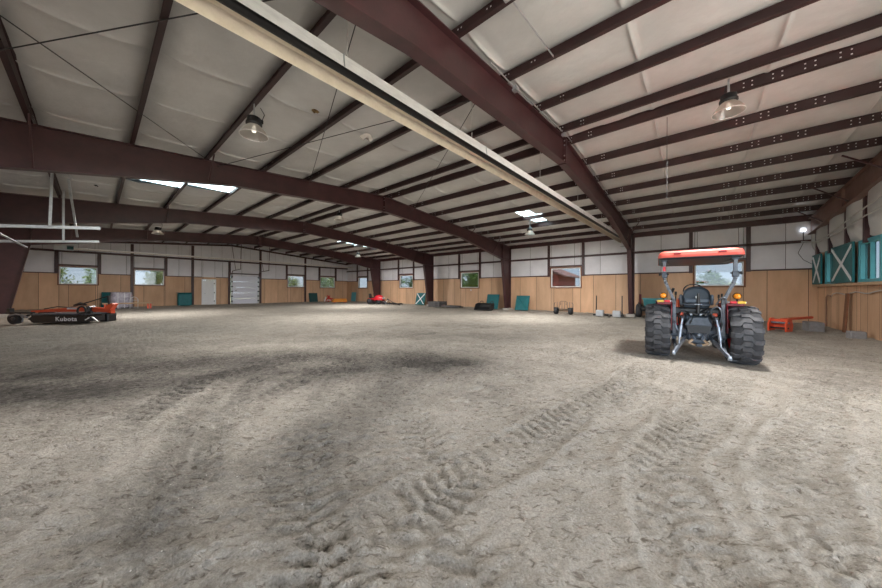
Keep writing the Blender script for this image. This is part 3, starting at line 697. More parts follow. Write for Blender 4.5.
torn(.0, 15.6, 'black', .06, 'small dark tear in the insulation by the overhead-door tracks')
b = MB()
b.tube([(20.1, -3.55, 3.6), (19.0, YN + .33, 3.42), (17.6, YN + .33, 3.42), (16.4, YN + .33, 3.55), (15.0, YN + .33, 3.72), (13.4, YN + .33, 3.86), (11.5, YN + .33, 4.1)], .02, 'wcable', 6)
b.tube([(20.1, -3.55, 3.55), (18.6, YN + .30, 3.34), (16.6, YN + .30, 3.40), (14.6, YN + .30, 3.56), (13.2, YN + .30, 3.62), (11.5, YN + .30, 3.8)], .02, 'wcable', 6)
tag(b.build('electric_cable'), 'pair of pale cables swooping across the posts above the teal shutters', 'cable')
pts = [(18.1, YN + .06, 1.25)] + [(18.0 - .35 * i, YN + .06, 1.33 + .035 * math.sin(i * 1.3) + .008 * i) for i in range(20)]
wire('electric_cable', pts, .016, 'wcable', 'wavy pale cable along the boards under the teal shutters', 'cable')
wire('conduit_pipe', [(18.25, YN + .06, 1.25), (18.6, YN + .06, 1.28), (18.74, YN + .06, 1.2), (18.75, YN + .06, 0)], .025, 'copper', 'brown conduit bent down the wall below the first shutter', 'pipe')
wire('electric_cable', [(20.08, -3.5, 3.55), (20.1, -3.35, 3.1), (20.1, -3.5, 2.8), (20.12, -3.75, 2.6)], .009, 'cable', 'thin dark cable drooping down from the corner lamp', 'cable')
t = thing('corner_lamp', 'small lit lamp high on the white wall in the hall corner', 'lamp', (20.1, -3.5, 4.1))
MB().lathe([(0, -.05), (.06, -.04), (.075, 0), (.06, .04), (0, .05)], 'glint', 14, axis='x').build('bulb', t)
MB().tube([(.06, 0, 0), (.02, 0, -.05), (0, 0, -.5)], .015, 'cable', 6).build('stem', t)
MB().box((0, 0, -.52), (.08, .18, .1), 'lgrey', bev=.02).build('junction_box', t)
b = MB(); b.box((0, 0, 0), (.03, .09, .14), 'white', bev=.01); b.box((-.02, 0, -.02), (.015, .04, .05), 'lgrey')
tag(b.build('wall_switch', None, (XR - .03, 14.1, 1.42)), 'small white switch box on the plywood under a window', 'switch')

# ------------------------------------------------------------------ teal shutters
def shutter(x0, x1, z0, z1, y, label):
    t = thing('window_shutter', label, 'shutter', ((x0 + x1) / 2, y, z0), 0, 'teal shutters with white crosses')
    w_, h_ = x1 - x0, z1 - z0
    MB().box((0, 0, h_ / 2), (w_, .035, h_), 'teal', bev=.006).build('board', t)
    b = MB(); e = .07
    for sx in (-1, 1): b.box((sx * (w_ / 2 - e / 2), .025, h_ / 2), (e, .02, h_), 'teal')
    for zz in (e / 2, h_ - e / 2): b.box((0, .025, zz), (w_ - 2 * e, .02, e), 'teal')
    b.build('border', t)
    for sg in (1, -1):
        MB().bar((-sg * (w_ / 2 - e), .026 + .004 * sg, e), (sg * (w_ / 2 - e), .026 + .004 * sg, h_ - e), .02, .10, 'white', up=(0, 0, 1)).build('cross_brace', t)
    b = MB()
    for zz in (.2, h_ - .2): b.box((w_ / 2 - .06, .04, zz), (.12, .01, .035), 'black')
    b.build('hinge', t); return t
shutter(15.74, 17.74, 1.72, 3.02, YN + .13, 'wide teal shutter with white cross between two windows')
shutter(18.97, 20.1, 1.72, 2.95, YN + .13, 'narrow teal shutter with white cross nearest the hall corner')

# ------------------------------------------------------------------ panels leaning on the walls
def panel(name, label, loc, rz, w_, h_, k, lean=.12, cross=None, group=None, th=.05, frame_=True):
    """board leaning back; local +y is its front, it leans away from the viewer"""
    t = thing(name, label, 'panel', loc, rz, group)
    R = Matrix.Rotation(lean, 3, 'X')
    b = MB(); b.box(R @ Vc((0, 0, h_ / 2)), (w_, th, h_), k, R, bev=.01); b.build('board', t)
    if frame_:
        b = MB(); e = .06
        for sx in (-1, 1): b.box(R @ Vc((sx * (w_ / 2 - e / 2), th / 2 + .008, h_ / 2)), (e, .02, h_ - .02), k, R)
        for zz in (e / 2 + .01, h_ - e / 2 - .01): b.box(R @ Vc((0, th / 2 + .008, zz)), (w_ - 2 * e, .02, e), k, R)
        b.build('border', t)
    if cross:
        for sg in (1, -1):
            b = MB(); b.bar(R @ Vc((-sg * (w_ / 2 - .06), th / 2 + .012 + .004 * sg, .06)), R @ Vc((sg * (w_ / 2 - .06), th / 2 + .012 + .004 * sg, h_ - .06)), .02, cross[1], cross[0]); b.build('cross_brace', t)
    return t
SD = PI / 2           # front faces -x
panel('leaning_shutter', 'small teal shutter with bold white cross leaning on the wall', (19.55, 19.42, .04), SD, 1.15, 1.12, 'teal', .2, ('white', .09), th=.05)
panel('leaning_shutter', 'plain teal panel leaning behind the black loader bucket', (19.35, 11.66, .03), SD, 1.02, 1.12, 'teal', .28, None, th=.05)
panel('leaning_shutter', 'teal panel with faint cross just past the second column', (19.2, 9.2, .03), SD, .96, 1.06, 'teal', .3, ('teal', .07), th=.05)
panel('leaning_shutter', 'pale teal panel leaning in the far hall corner', (19.85, 30.75, .05), SD, .85, 1.08, 'lteal', .1)
panel('leaning_board', 'dark green panel leaning on the far wall near the corner', (15.8, YE - .35, .03), PI, .95, 1.02, 'dteal', .2)
panel('leaning_board', 'narrow teal panel standing behind the plastic-wrapped bundle', (.50, YE - .45, .04), PI - .3, .5, 1.12, 'teal', .06)
t = thing('storage_bin', 'square teal bin standing by the far wall near the white door', 'bin', (4.78, YE - .62, .02), 0)
MB().box((0, 0, .52), (.9, .55, 1.02), 'teal', bev=.07).build('body', t)
MB().box((0, 0, 1.06), (.96, .6, .06), 'teal', bev=.025).build('lid', t)
b = MB(); [b.box((sx * .36, -.2, .02), (.1, .1, .06), 'conc') for sx in (-1, 1)]; b.build('foot', t)

# ------------------------------------------------------------------ things along the far end wall
t = thing('wrapped_bundle', 'plastic-wrapped pale bundle standing behind the wooden bench', 'bundle', (1.2, 31.35, .0), .05)
V = []; F = []; nu, nv = 28, 10
for j in range(nv + 1):
    for i in range(nu):
        a = 2 * PI * i / nu; ca, sa = math.cos(a), math.sin(a)
        sq = 1 / max(abs(ca), abs(sa)) ** .75; v = j / nv; tp = 1 - .12 * v ** 4
        r_ = 1 + .07 * mnoise.noise((ca * 2, sa * 2, v * 4)); V.append((.58 * ca * sq * r_ * tp, .42 * sa * sq * r_ * tp, 1.16 * v + .05 * mnoise.noise((ca, sa, 9)) * v))
for j in range(nv):
    for i in range(nu): F.append((j * nu + i, j * nu + (i + 1) % nu, (j + 1) * nu + (i + 1) % nu, (j + 1) * nu + i))
F.append(tuple(nv * nu + i for i in range(nu)))
b = MB(); b.add(V, F, 'wrap', True); b.build('plastic_wrap', t)
b = MB(); b.box((0, 0, .04), (1.15, .85, .1), 'gwood'); b.build('pallet', t)
b = MB(); [b.box((x_, -.47, .58), (.035, .015, 1.1), 'white') for x_ in (-.2, .12, .4)]; b.build('strap', t)
t = thing('wooden_bench', 'long low wooden bench with red legs near the far wall', 'bench', (1.5, 29.9, 0), -.06)
MB().box((0, 0, .40), (2.45, .3, .09), 'wood', bev=.01).build('seat', t)
for sx in (-1, 1):
    for sy in (-1, 1): MB().box((sx * 1.02 + .07 * sy, sy * .1, .19), (.09, .07, .38), 'orange').build('leg', t)
t = thing('wire_rack', 'white wire hoop rack standing behind the bench', 'rack', (1.78, 30.35, 0))
b = MB(); [b.tube([(-.2, yy, 0), (-.2, yy, .65), (-.12, yy, .78), (0, yy, .83), (.12, yy, .78), (.2, yy, .65), (.2, yy, 0)], .014, 'white', 6) for yy in (-.12, .12)]; b.build('hoop', t)
[MB().tube([(-.2, -.12, z), (-.2, .12, z), (.2, .12, z), (.2, -.12, z)], .01, 'white', 6, closed=True).build('rail', t) for z in (.1, .35, .6)]
# jump parts in the far corner
t = thing('jump_standard', 'heap of crossed red and white jump wings near the corner', 'jump equipment', (17.2, 31.45, 0), .1)
for i, (a, c, k) in enumerate((((-.6, 0, .04), (.15, .1, .72), 'red'), ((.5, .05, .05), (-.25, .0, .75), 'red'), ((-.65, -.12, .05), (-.5, -.1, .6), 'white'), ((-.3, -.1, .5), (.55, -.1, .35), 'red'), ((-.6, .1, .25), (.3, .1, .22), 'white'), ((0, .15, .04), (.1, .15, .62), 'red'))):
    MB().bar(a, c, .07, .09, k).build('rail', t)
t = thing('jump_box', 'orange jump box on the floor beside the jump wings', 'jump equipment', (17.75, 30.25, 0), -.15)
b = MB(); b.prism([(-.85, .04), (.85, .04), (.72, .42), (-.62, .42)], -.2, .2, 'gold'); b.build('box', t)
b = MB(); [b.box((x_, 0, .04), (.12, .5, .09), 'orange') for x_ in (-.6, .6)]; b.build('foot', t)
# red riding mower at the fourth column
t = thing('riding_mower', 'red riding mower parked at the foot of the far column', 'mower', (18.35, 24.45, 0), -1.35)
b = MB(); V = []; F = []; n1, n2 = 12, 10      # rounded hood, local x forward
for i in range(n1 + 1):
    u = i / n1; x_ = -.05 + 1.0 * u; hh = .52 + .34 * math.sin(PI * (.16 + .72 * u)) ; ww = .36 * math.sin(PI * (.22 + .60 * u))
    for j in range(n2 + 1):
        a = PI * j / n2; V.append((x_, ww * math.cos(a), .38 + (hh - .32) * math.sin(a) ** .7))
for i in range(n1):
    for j in range(n2): a = i * (n2 + 1) + j; F.append((a, a + 1, a + n2 + 2, a + n2 + 1))
F += [tuple(range(n2 + 1)), tuple(n1 * (n2 + 1) + j for j in range(n2 + 1))]
b.add(V, F, 'red', True); b.build('hood', t)
b = MB(); b.box((-.45, 0, .48), (.8, .66, .18), 'red', bev=.06); b.build('rear_fender', t)
b = MB(); b.box((-.5, 0, .62), (.42, .42, .1), 'black', bev=.04); b.box((-.72, 0, .83), (.1, .42, .4), 'black', Matrix.Rotation(-.15, 3, 'Y'), bev=.04); b.build('seat', t)
b = MB(); b.tube([(-.05, 0, .7), (-.2, 0, .95)], .02, 'black'); b.tube([(-.2 + .06 * math.sin(a), .17 * math.cos(a), .95 + .15 * math.sin(a)) for a in np.linspace(0, 2 * PI, 16, endpoint=False)], .014, 'black', 6, closed=True); b.build('steering_wheel', t)
b = MB(); b.box((.15, 0, .18), (.85, 1.05, .14), 'black', bev=.05); b.build('cutting_deck', t)
for (x_, y_, r_) in ((.72, .36, .2), (.72, -.36, .2), (-.5, .38, .27), (-.5, -.38, .27)):
    wv = MB().lathe([(r_ * .45, -.09), (r_ * .9, -.1), (r_, -.06), (r_, .06), (r_ * .9, .1), (r_ * .45, .09)], 'rubber', 18, (x_, y_, r_), 'y').build('wheel', t)
    MB().lathe([(0, -.07), (r_ * .5, -.07), (r_ * .5, .07), (0, .07)], 'iron', 14, (x_, y_, r_), 'y').build('rim', wv)
b = MB(); b.box((.98, 0, .58), (.03, .34, .16), 'white', bev=.01); b.build('headlamp', t)
# black harrow
t = thing('harrow_implement', 'low tangled black implement on the floor beside the red mower', 'implement', (18.1, 21.75, 0), -1.45)
b = MB(); [b.bar((-1.25, y_, .16), (1.2, y_ * .8, .12), .07, .07, 'black') for y_ in (-.3, 0, .3)]; [b.bar((x_, -.36, .16), (x_, .36, .16), .06, .06, 'iron') for x_ in (-1.1, -.4, .3, 1.0)]; b.build('frame', t)
b = MB()
for i in range(9):
    for y_ in (-.3, 0, .3): b.tube([(-1.1 + .27 * i, y_, .14), (-1.05 + .27 * i, y_, .0)], .014, 'iron', 5)
b.build('tine', t)
b = MB(); b.bar((-.4, -.2, .18), (-.5, 0, .58), .06, .04, 'black'); b.bar((-.4, .2, .18), (-.5, 0, .58), .06, .04, 'black'); b.bar((-.5, 0, .58), (.3, 0, .2), .05, .04, 'iron'); b.build('hitch_mast', t)
b = MB(); b.bar((.3, -.25, .3), (1.35, -.32, .05), .12, .05, 'black'); b.bar((-.9, .2, .2), (-1.4, .3, .28), .05, .05, 'silver'); b.build('drag_bar', t)
b = MB(); b.lathe([(0, -.06), (.12, -.07), (.17, -.04), (.17, .04), (.12, .07), (0, .06)], 'rubber', 16, (-1.25, .38, .17), 'y'); b.build('wheel', t)
# pallets
t0 = None
def pallet(loc, rz, label):
    t = thing('wooden_pallet', label, 'pallet', loc, rz, 'grey pallets by the third column')
    b = MB(); [b.box((x_, -.6 + 1.2 * i / 8, .133), (.0 + 1.0, .11, .02), 'gwood') if False else b.box((0, -.6 + 1.2 * i / 8, .135), (1.0, .1, .022), 'gwood') for i in range(9) for x_ in (0,)]; b.build('deck_boards', t)
    b = MB(); [b.box((x_, 0, .075), (.05, 1.28, .095), 'gwood') for x_ in (-.46, 0, .46)]; [b.box((0, y_, .014), (1.0, .1, .02), 'gwood') for y_ in (-.55, 0, .55)]; b.build('stringer', t); return t
for i, lb in enumerate(('grey wooden pallet at the bottom of the stack by the wall', 'grey wooden pallet in the middle of the stack by the wall', 'grey wooden pallet on top of the stack by the wall')):
    pallet((18.75, 16.5 + .03 * i, .02 + .147 * i), .05 * (i - 1), lb)
pallet((18.75, 15.05, .02), .04, 'single grey wooden pallet lying beside the pallet stack')
t = thing('rubber_hose', 'dark coiled hose end trailing on the floor past the pallets', 'hose', (18.7, 13.95, .02))
MB().tube([(-.1 + .22 * math.cos(a) + .05 * a * .1, .15 * math.sin(a), .03 + .01 * a) for a in np.linspace(0, 9, 40)], .02, 'black', 6).build('coil', t)
# loader bucket
t = thing('loader_bucket', 'black loader bucket lying open beside the leaning teal panel', 'bucket', (18.0, 11.42, .0), PI)
b = MB()
prof = [(.42, .03), (.1, .02), (-.12, .08), (-.24, .22), (-.26, .38), (-.2, .5)]
for (p, q) in zip(prof[:-1], prof[1:]): b.bar((p[0], 0, p[1]), (q[0], 0, q[1]), 1.24, .02, 'black')
b.build('shell', t)
for sy in (-1, 1): MB().prism([(.42, .01), (.1, 0), (-.13, .06), (-.26, .2), (-.28, .4), (-.22, .52), (.2, .44)], sy * .62 - .012, sy * .62 + .012, 'black').build('side_plate', t)
b = MB(); b.bar((.36, -.62, .035), (.36, .62, .035), .1, .02, 'iron', up=(0, 0, 1)); b.build('cutting_edge', t)
b = MB(); [b.tube([(-.2, y_ - .14, .48), (-.28, y_ - .1, .6), (-.3, y_, .64), (-.28, y_ + .1, .6), (-.2, y_ + .14, .48)], .025, 'black', 6) for y_ in (-.4, .45)]; b.build('hook', t)
# tool cart
t = thing('rail_cart', 'black two-wheeled cart with upright rails below the barn window', 'cart', (18.2, 6.04, 0), 0)
b = MB(); b.bar((0, -.5, .30), (0, .5, .30), .07, .05, 'black'); b.bar((.3, -.45, .2), (.3, .45, .2), .05, .05, 'black'); [b.bar((0, y_, .28), (.32, y_, .2), .05, .05, 'black') for y_ in (-.4, .4)]; b.build('chassis', t)
b = MB(); b.tube([(0, -.55, .1), (0, -.55, .62), (0, -.48, .70)], .018, 'iron', 6); b.tube([(0, .55, .1), (0, .55, .62), (0, .48, .70)], .018, 'iron', 6)
for y_ in (-.36, -.24, -.06, .08, .24, .36): b.tube([(0, y_, .3), (0, y_, .74)], .012, 'iron', 6)
b.tube([(0, -.16, .55), (0, -.16, .78), (0, .16, .78), (0, .16, .55)], .016, 'black', 6); b.build('upright_rail', t)
for sy in (-1, 1):
    wv = MB().lathe([(.06, -.08), (.17, -.1), (.2, -.06), (.2, .06), (.17, .1), (.06, .08)], 'rubber', 18, (0, sy * .42, .2), 'y').build('wheel', t)
    MB().lathe([(0, -.05), (.09, -.05), (.09, .05), (0, .05)], 'iron', 12, (0, sy * .42, .2), 'y').build('hub', wv)
    MB().box((-.02, sy * .42, .36), (.22, .26, .1), 'black', bev=.03).build('mudguard', t)
# blocks with rods
def rodblock(y, sy, label):
    t = thing('weight_block', label, 'weight', (18.35, y, .0), .1, 'pale blocks with upright rods')
    b = MB(); b.box((0, 0, .17), (.36, .38, .34), 'lgrey', bev=.03); b.build('block', t)
    b = MB(); b.box((-.185, 0, .18), (.012, .26, .22), 'lgrey', bev=.004); b.build('face_plate', t)
    b = MB(); b.tube([(.1, sy, .02), (.16, sy * .98, 1.14)], .026, 'black', 8); b.build('rod', t)
    b = MB(); b.bar((.05, -.34, .07), (.05, .34, .07), .09, .08, 'black'); b.build('base_bar', t); return t
rodblock(4.10, .2, 'pale grey block with a black rod on its left, beside the plywood wall')
rodblock(3.28, -.24, 'pale grey block with a black rod on its right, beside the column pier')
t = thing('trailer_coupling', 'small black coupling lying between the two pale grey blocks', 'coupling', (18.2, 3.70, 0), .1)
MB().box((0, 0, .09), (.3, .14, .1), 'black', bev=.03).build('socket', t); MB().tube([(.1, 0, .08), (.1, .18, .16)], .02, 'iron', 6).build('lever', t)
# spreader behind the tractor
t = thing('hopper_spreader', 'teal hopper with black wheels behind the tractor by the column', 'spreader', (19.1, 1.85, 0), 0)
b = MB(); b.prism([(-.66, 1.0), (.30, 1.0), (.24, .62), (-.56, .62)], -.4, .4, 'teal', 'yz'); b.build('hopper', t)
b = MB(); b.bar((0, -.70, 1.01), (0, .34, 1.01), .86, .04, 'lteal'); b.build('rim', t)
for y_ in (.52, -.62):
    wv = MB().lathe([(.12, -.1), (.3, -.12), (.36, -.08), (.36, .08), (.3, .12), (.12, .1)], 'rubber', 20, (0, y_, .36), 'y').build('wheel', t)
    MB().lathe([(0, -.06), (.14, -.06), (.14, .06), (0, .06)], 'iron', 12, (0, y_, .36), 'y').build('hub', wv)
b = MB(); b.bar((0, -.6, .36), (0, .55, .36), .06, .06, 'black'); b.bar((-.3, .38, .5), (-.35, .5, .8), .08, .05, 'black'); b.box((-.1, 0, .5), (.5, .8, .2), 'black', bev=.05); b.bar((-.35, .1, .5), (-.9, .1, .3), .06, .06, 'black'); b.build('chassis', t)
b = MB(); b.box((0, 0, .6), (.05, .1, 1.2), 'crimson', Matrix.Rotation(.04, 3, 'Y')); tag(b.build('leaning_board', None, (20.02, 2.42, .03)), 'narrow dark red board leaning on plywood behind the nearest column', 'board')

# ------------------------------------------------------------------ by the shutter wall
t = thing('boom_pole', 'orange implement with long steel bar lying in the corner behind the tractor', 'implement', (16.1, -2.3, 0), -.5)
b = MB()
for sy in (-1, 1):
    b.prism([(-.3, 0), (.1, 0), (.16, .2), (.05, .46), (-.18, .46), (-.32, .25)], sy * .22 - .02, sy * .22 + .02, 'orange')
b.box((-.1, 0, .38), (.14, .44, .1), 'orange', bev=.02); b.box((-.1, 0, .1), (.12, .44, .08), 'orange', bev=.02); b.box((-.02, 0, .24), (.05, .42, .36), 'orange'); b.build('mounting_plate', t)
b = MB(); b.tube([(.0, 0, .40), (2.2, 0, .42)], .05, 'orange', 10); b.build('bar', t)
b = MB(); b.tube([(-.15, -.26, .3), (-.15, .26, .3)], .035, 'silver', 10); b.tube([(-.2, -.26, .12), (-.2, .26, .12)], .03, 'black', 10); b.build('pin', t)
t = MB().box((0, 0, .15), (.62, .36, .34), 'gconc', bev=.02).build('concrete_block', None, (17.0, -3.2, .0), .12)
tag(t, 'long grey concrete block on the floor under the orange bar', 'block')
t = MB().box((0, 0, .1), (.3, .3, .28), 'gconc', bev=.02).build('concrete_block', None, (14.8, -3.6, .0), .1)
tag(t, 'small square concrete block at the foot of the board wall', 'block')
t = MB().box((0, 0, .68), (.22, .045, 1.36), 'bwood', Matrix.Rotation(.05, 3, 'X'), bev=.004).build('leaning_plank', None, (16.45, YN + .12, .0))
tag(t, 'dark brown plank leaning upright on the boards below a window', 'plank')

# ------------------------------------------------------------------ black mower deck with lettering, orange loader arm behind it
A = math.atan2(18.1 - 20.3, .22 + 2.07)
t = thing('tow_implement', 'long low black implement with white lettering near the far door', 'implement', (-2.07, 20.3, 0), A)
b = MB(); b.prism([(.50, .20), (.72, .05), (2.6, .05), (2.75, .12), (2.75, .27), (2.55, .33), (.7, .33)], -.05, 0, 'black'); b.build('side_skirt', t)
b = MB(); b.prism([(.5, .35), (2.55, .36), (2.55, .40), (.5, .385)], -.06, .8, 'iron'); b.prism([(.55, .07), (2.5, .07), (2.5, .34), (.55, .34)], .02, .76, 'black'); b.build('deck', t)
wv = MB().lathe([(.08, -.07), (.18, -.09), (.22, -.06), (.22, .06), (.18, .09), (.08, .07)], 'rubber', 22, (.02, 0, .22), 'y').build('gauge_wheel', t)
MB().lathe([(0, -.08), (.05, -.09), (.09, -.06), (.09, .06), (0, .08)], 'iron', 14, (.02, 0, .22), 'y').build('hub', wv)
b = MB(); b.tube([(-.05, -.13, .34), (.18, -.13, .40), (.42, -.13, .36), (.58, -.12, .26)], .03, 'silver', 6); b.tube([(.36, -.13, .37), (.44, -.13, .22), (.40, -.13, .10)], .025, 'silver', 6); b.bar((.02, .13, .22), (.5, .1, .38), .03, .06, 'black'); b.bar((-.2, 0, .45), (.6, 0, .44), .2, .06, 'black'); b.bar((-.15, 0, .44), (-.15, 0, .62), .14, .1, 'black'); b.build('wheel_fork', t)
b = MB(); b.tube([(2.75 + .15 * math.cos(a), -.02, .52 + .17 * math.sin(a)) for a in np.linspace(-.4, PI + .6, 14)], .035, 'black', 8); b.bar((2.5, .1, .37), (3.0, .1, .45), .1, .1, 'black'); b.bar((2.95, -.02, .33), (3.5, -.02, .36), .06, .07, 'black'); b.bar((3.1, -.03, .3), (3.35, -.03, .08), .04, .04, 'galv'); b.build('hitch', t, (-.36, 0, 0))
MB().box((2.62, -.056, .2), (.18, .015, .04), 'white', Matrix.Rotation(-.6, 3, 'Y')).build('decal', t)
cu = bpy.data.curves.new('lettering', 'FONT'); cu.body = 'Kubota'; cu.size = .23; cu.extrude = .004; cu.offset = .005; cu.space_character = 1.15
o = bpy.data.objects.new('lettering_tmp', cu); COL.objects.link(o); bpy.context.view_layer.update()
lm = bpy.data.meshes.new_from_object(o); bpy.data.objects.remove(o); lm.materials.clear(); lm.materials.append(M['white'])
lo = bpy.data.objects.new('lettering', lm); COL.objects.link(lo); lo.parent = t; lo.location = (1.48, -.056, .12); lo.rotation_euler = (PI / 2, 0, 0); lo['label'] = 'white lettering'
t = thing('front_loader', 'orange-red loader arm lying behind the long black implement', 'implement', (-1.30, 21.05, 0), A)
b = MB(); b.prism([(-.6, .36), (.3, .40), (1.5, .42), (2.3, .38), (2.5, .34), (2.5, .46), (2.3, .56), (1.4, .62), (.3, .54), (-.6, .46)], -.09, .09, 'orange'); b.build('boom', t)
b = MB(); b.prism([(2.15, .46), (2.45, .46), (2.62, .74), (2.52, .78), (2.32, .68)], -.1, .1, 'orange'); b.build('end_plate', t)
MB().box((1.0, -.1, .55), (.4, .03, .07), 'white').build('decal', t)
for c_, d_ in (((1.66, -.05, .46), (.16, .34, .38)), ((.0, 0, .2), (.35, .5, .4)), ((2.3, 0, .18), (.35, .4, .36))): MB().box(c_, d_, 'black', bev=.03).build('support_bracket', t)
b = MB(); b.tube([(.9, .05, .68), (1.15, .05, .74), (1.4, .05, .70)], [.03, .08, .03], 'black', 8); b.tube([(1.3, .05, .76), (2.25, .05, 1.08)], .025, 'black', 8); b.tube([(2.25, .05, 1.10), (2.30, .05, .62)], .035, 'black', 8); b.build('hydraulic_link', t)
b = MB(); b.tube([(-.3, .1, .52), (.2, .12, .62), (.7, .1, .58), (1.0, .1, .66)], .022, 'black', 6); b.build('hose', t)

# ------------------------------------------------------------------ the tractor
TA = math.radians(4.5)
t = thing('farm_tractor', 'red farm tractor with salmon canopy and big black tyres seen from behind', 'tractor', (8.22, .0, 0), TA); t.scale = (.95, .95, .95)
def tyre(R, W, nl, lugh, name, x, y, z):
    b = MB(); hw = W / 2
    b.lathe([(R * .52, -hw * .78), (R * .58, -hw * .92), (R * .80, -hw), (R * .90, -hw * .97), (R * .945, -hw * .82), (R * .955, -hw * .4), (R * .957, 0), (R * .955, hw * .4), (R * .945, hw * .82), (R * .90, hw * .97), (R * .80, hw), (R * .58, hw * .92), (R * .52, hw * .78)], 'rubber', 56, (0, 0, 0), 'y')
    for k in range(nl):
        for sd in (-1, 1):
            th0 = 2 * PI * (k + (.5 if sd > 0 else 0)) / nl; dth = 2 * PI / nl
            # lug outline across the tread: from just past the centre out to the shoulder, stepping round the wheel
            sec = [(-.30, 0.0, 1.0), (.20, 0.0, 1.0), (.45, .34, .995), (.80, .34, .985), (1.02, .30, .93), (1.04, .30, .86)]
            hwid = .23; V = []
            for (yy, off, rr) in sec:
                for (da, h) in ((-hwid, 0), (-hwid * .82, 1), (hwid * .82, 1), (hwid, 0)):
                    a_ = th0 + dth * (off + da); r_ = R * rr if h else R * min(rr, .93) - .012
                    V.append((r_ * math.cos(a_), sd * yy * hw, r_ * math.sin(a_)))
            F = []; n = len(sec)
            for i in range(n - 1):
                for j in range(3): F.append((i * 4 + j, i * 4 + j + 1, i * 4 + j + 5, i * 4 + j + 4))
            F += [(0, 1, 2, 3), tuple((n - 1) * 4 + j for j in (3, 2, 1, 0))]
            b.add(V, F, 'lug')
    o = b.build(name, t, (x, y, z))
    r = MB(); r.lathe([(R * .56, -hw * .85), (R * .52, -hw * .7), (R * .48, -hw * .3), (R * .2, -hw * .15), (.0, -hw * .15)], 'red', 28, (0, 0, 0), 'y'); r.lathe([(R * .56, hw * .85), (R * .52, hw * .7), (R * .48, hw * .3), (R * .2, hw * .35), (.0, hw * .35)], 'red', 28, (0, 0, 0), 'y')
    r.lathe([(.0, hw * .45), (.09, hw * .45), (.09, hw * .2)], 'iron', 12, (0, 0, 0), 'y'); r.build('wheel_rim', o)
    return o
RR = .60
for sy in (1, -1):
    tyre(RR, .45, 16, .03, 'rear_tyre', 0, sy * .70, RR - .01)
    tyre(.38, .28, 16, .02, 'front_tyre', 1.95, sy * .62, .37)
    # fender: curved top over the inner half of the tyre plus an inner side sheet
    b = MB(); A0, A1, n = math.radians(18), math.radians(104), 16; V = []; F = []
    for i in range(n + 1):
        a = A0 + (A1 - A0) * i / n; r_ = .665
        px, pz = .02 + r_ * math.cos(a) * (1.02), RR + min(r_ * math.sin(a), .64)
        for (yy, rr) in ((.445, 0), (.445, .03), (.74, .03), (.74, 0)): V.append((px, sy * yy, pz + rr))
    for i in range(n):
        for j in range(4): F.append((i * 4 + j, i * 4 + (j + 1) % 4, (i + 1) * 4 + (j + 1) % 4, (i + 1) * 4 + j))
    F += [(0, 1, 2, 3), tuple(n * 4 + j for j in range(4))]
    b.add(V, F, 'crimson')
    side = [(.02 + .665 * math.cos(A0 + (A1 - A0) * i / n) * 1.02, RR + min(.665 * math.sin(A0 + (A1 - A0) * i / n), .64) + .01) for i in range(n + 1)] + [(-.30, 1.1), (-.30, .62), (.45, .62)]
    b.prism(side, sy * .445, sy * .46, 'crimson'); b.box((.05, sy * .415, .98), (.3, .09, .5), 'crimson', bev=.02); b.box((-.16, sy * .58, 1.215), (.04, .27, .07), 'crimson', bev=.01); b.build('fender', t)
    b = MB(); b.box((-.14, sy * .59, 1.262), (.36, .27, .03), 'lgrey', bev=.01); b.build('fender_deck', t)
    b = MB(); b.box((-.33, sy * .65, 1.262), (.03, .12, .05), 'yellow', bev=.008); b.box((-.33, sy * .53, 1.262), (.03, .1, .05), 'red', bev=.008); b.build('tail_reflector', t)
    b = MB(); b.lathe([(0, -.05), (.045, -.045), (.06, -.01), (.06, .02), (.05, .03), (0, .03)], 'amber', 16, (-.24, sy * .60, 1.385), 'x'); o = b.build('turn_signal', t)
    MB().tube([(-.22, sy * .60, 1.34), (-.20, sy * .60, 1.26)], .014, 'black', 6).build('stalk', o)
    b = MB(); b.lathe([(.062, -.02), (.07, 0), (.07, .03), (.0, .035)], 'black', 16, (-.24, sy * .60, 1.385), 'x'); b.build('lamp_bezel', o)
# roll bar
for sy in (1, -1):
    b = MB(); P = [(-.16, .40, .55), (-.16, .40, 1.22), (-.17, .42, 1.32), (-.20, .55, 1.66), (-.20, .575, 1.76), (-.18, .58, 2.18)]
    for p, q in zip(P[:-1], P[1:]): b.bar((p[0], sy * p[1], p[2]), (q[0], sy * q[1], q[2]), .055, .075, 'rops', up=(1, 0, 0))
    for p in P[1:-1]: b.lathe([(0, -.038), (.03, -.038), (.03, .038), (0, .038)], 'rops', 10, (p[0], sy * p[1], p[2]), 'x')
    b.build('roll_bar', t)
for sy in (1, -1):
    b = MB(); b.box((-.2, sy * .578, 1.84), (.1, .1, .12), 'iron', bev=.01); b.tube([(-.2, sy * .50, 1.86), (-.2, sy * .68, 1.86)], .014, 'black', 8); b.lathe([(0, -.02), (.03, -.02), (.03, .02), (0, .02)], 'black', 10, (-.2, sy * .66, 1.86), 'y'); b.build('hinge_bracket', t)
b = MB(); b.box((-.225, .582, 1.98), (.012, .05, .1), 'red'); b.build('warning_decal', t)
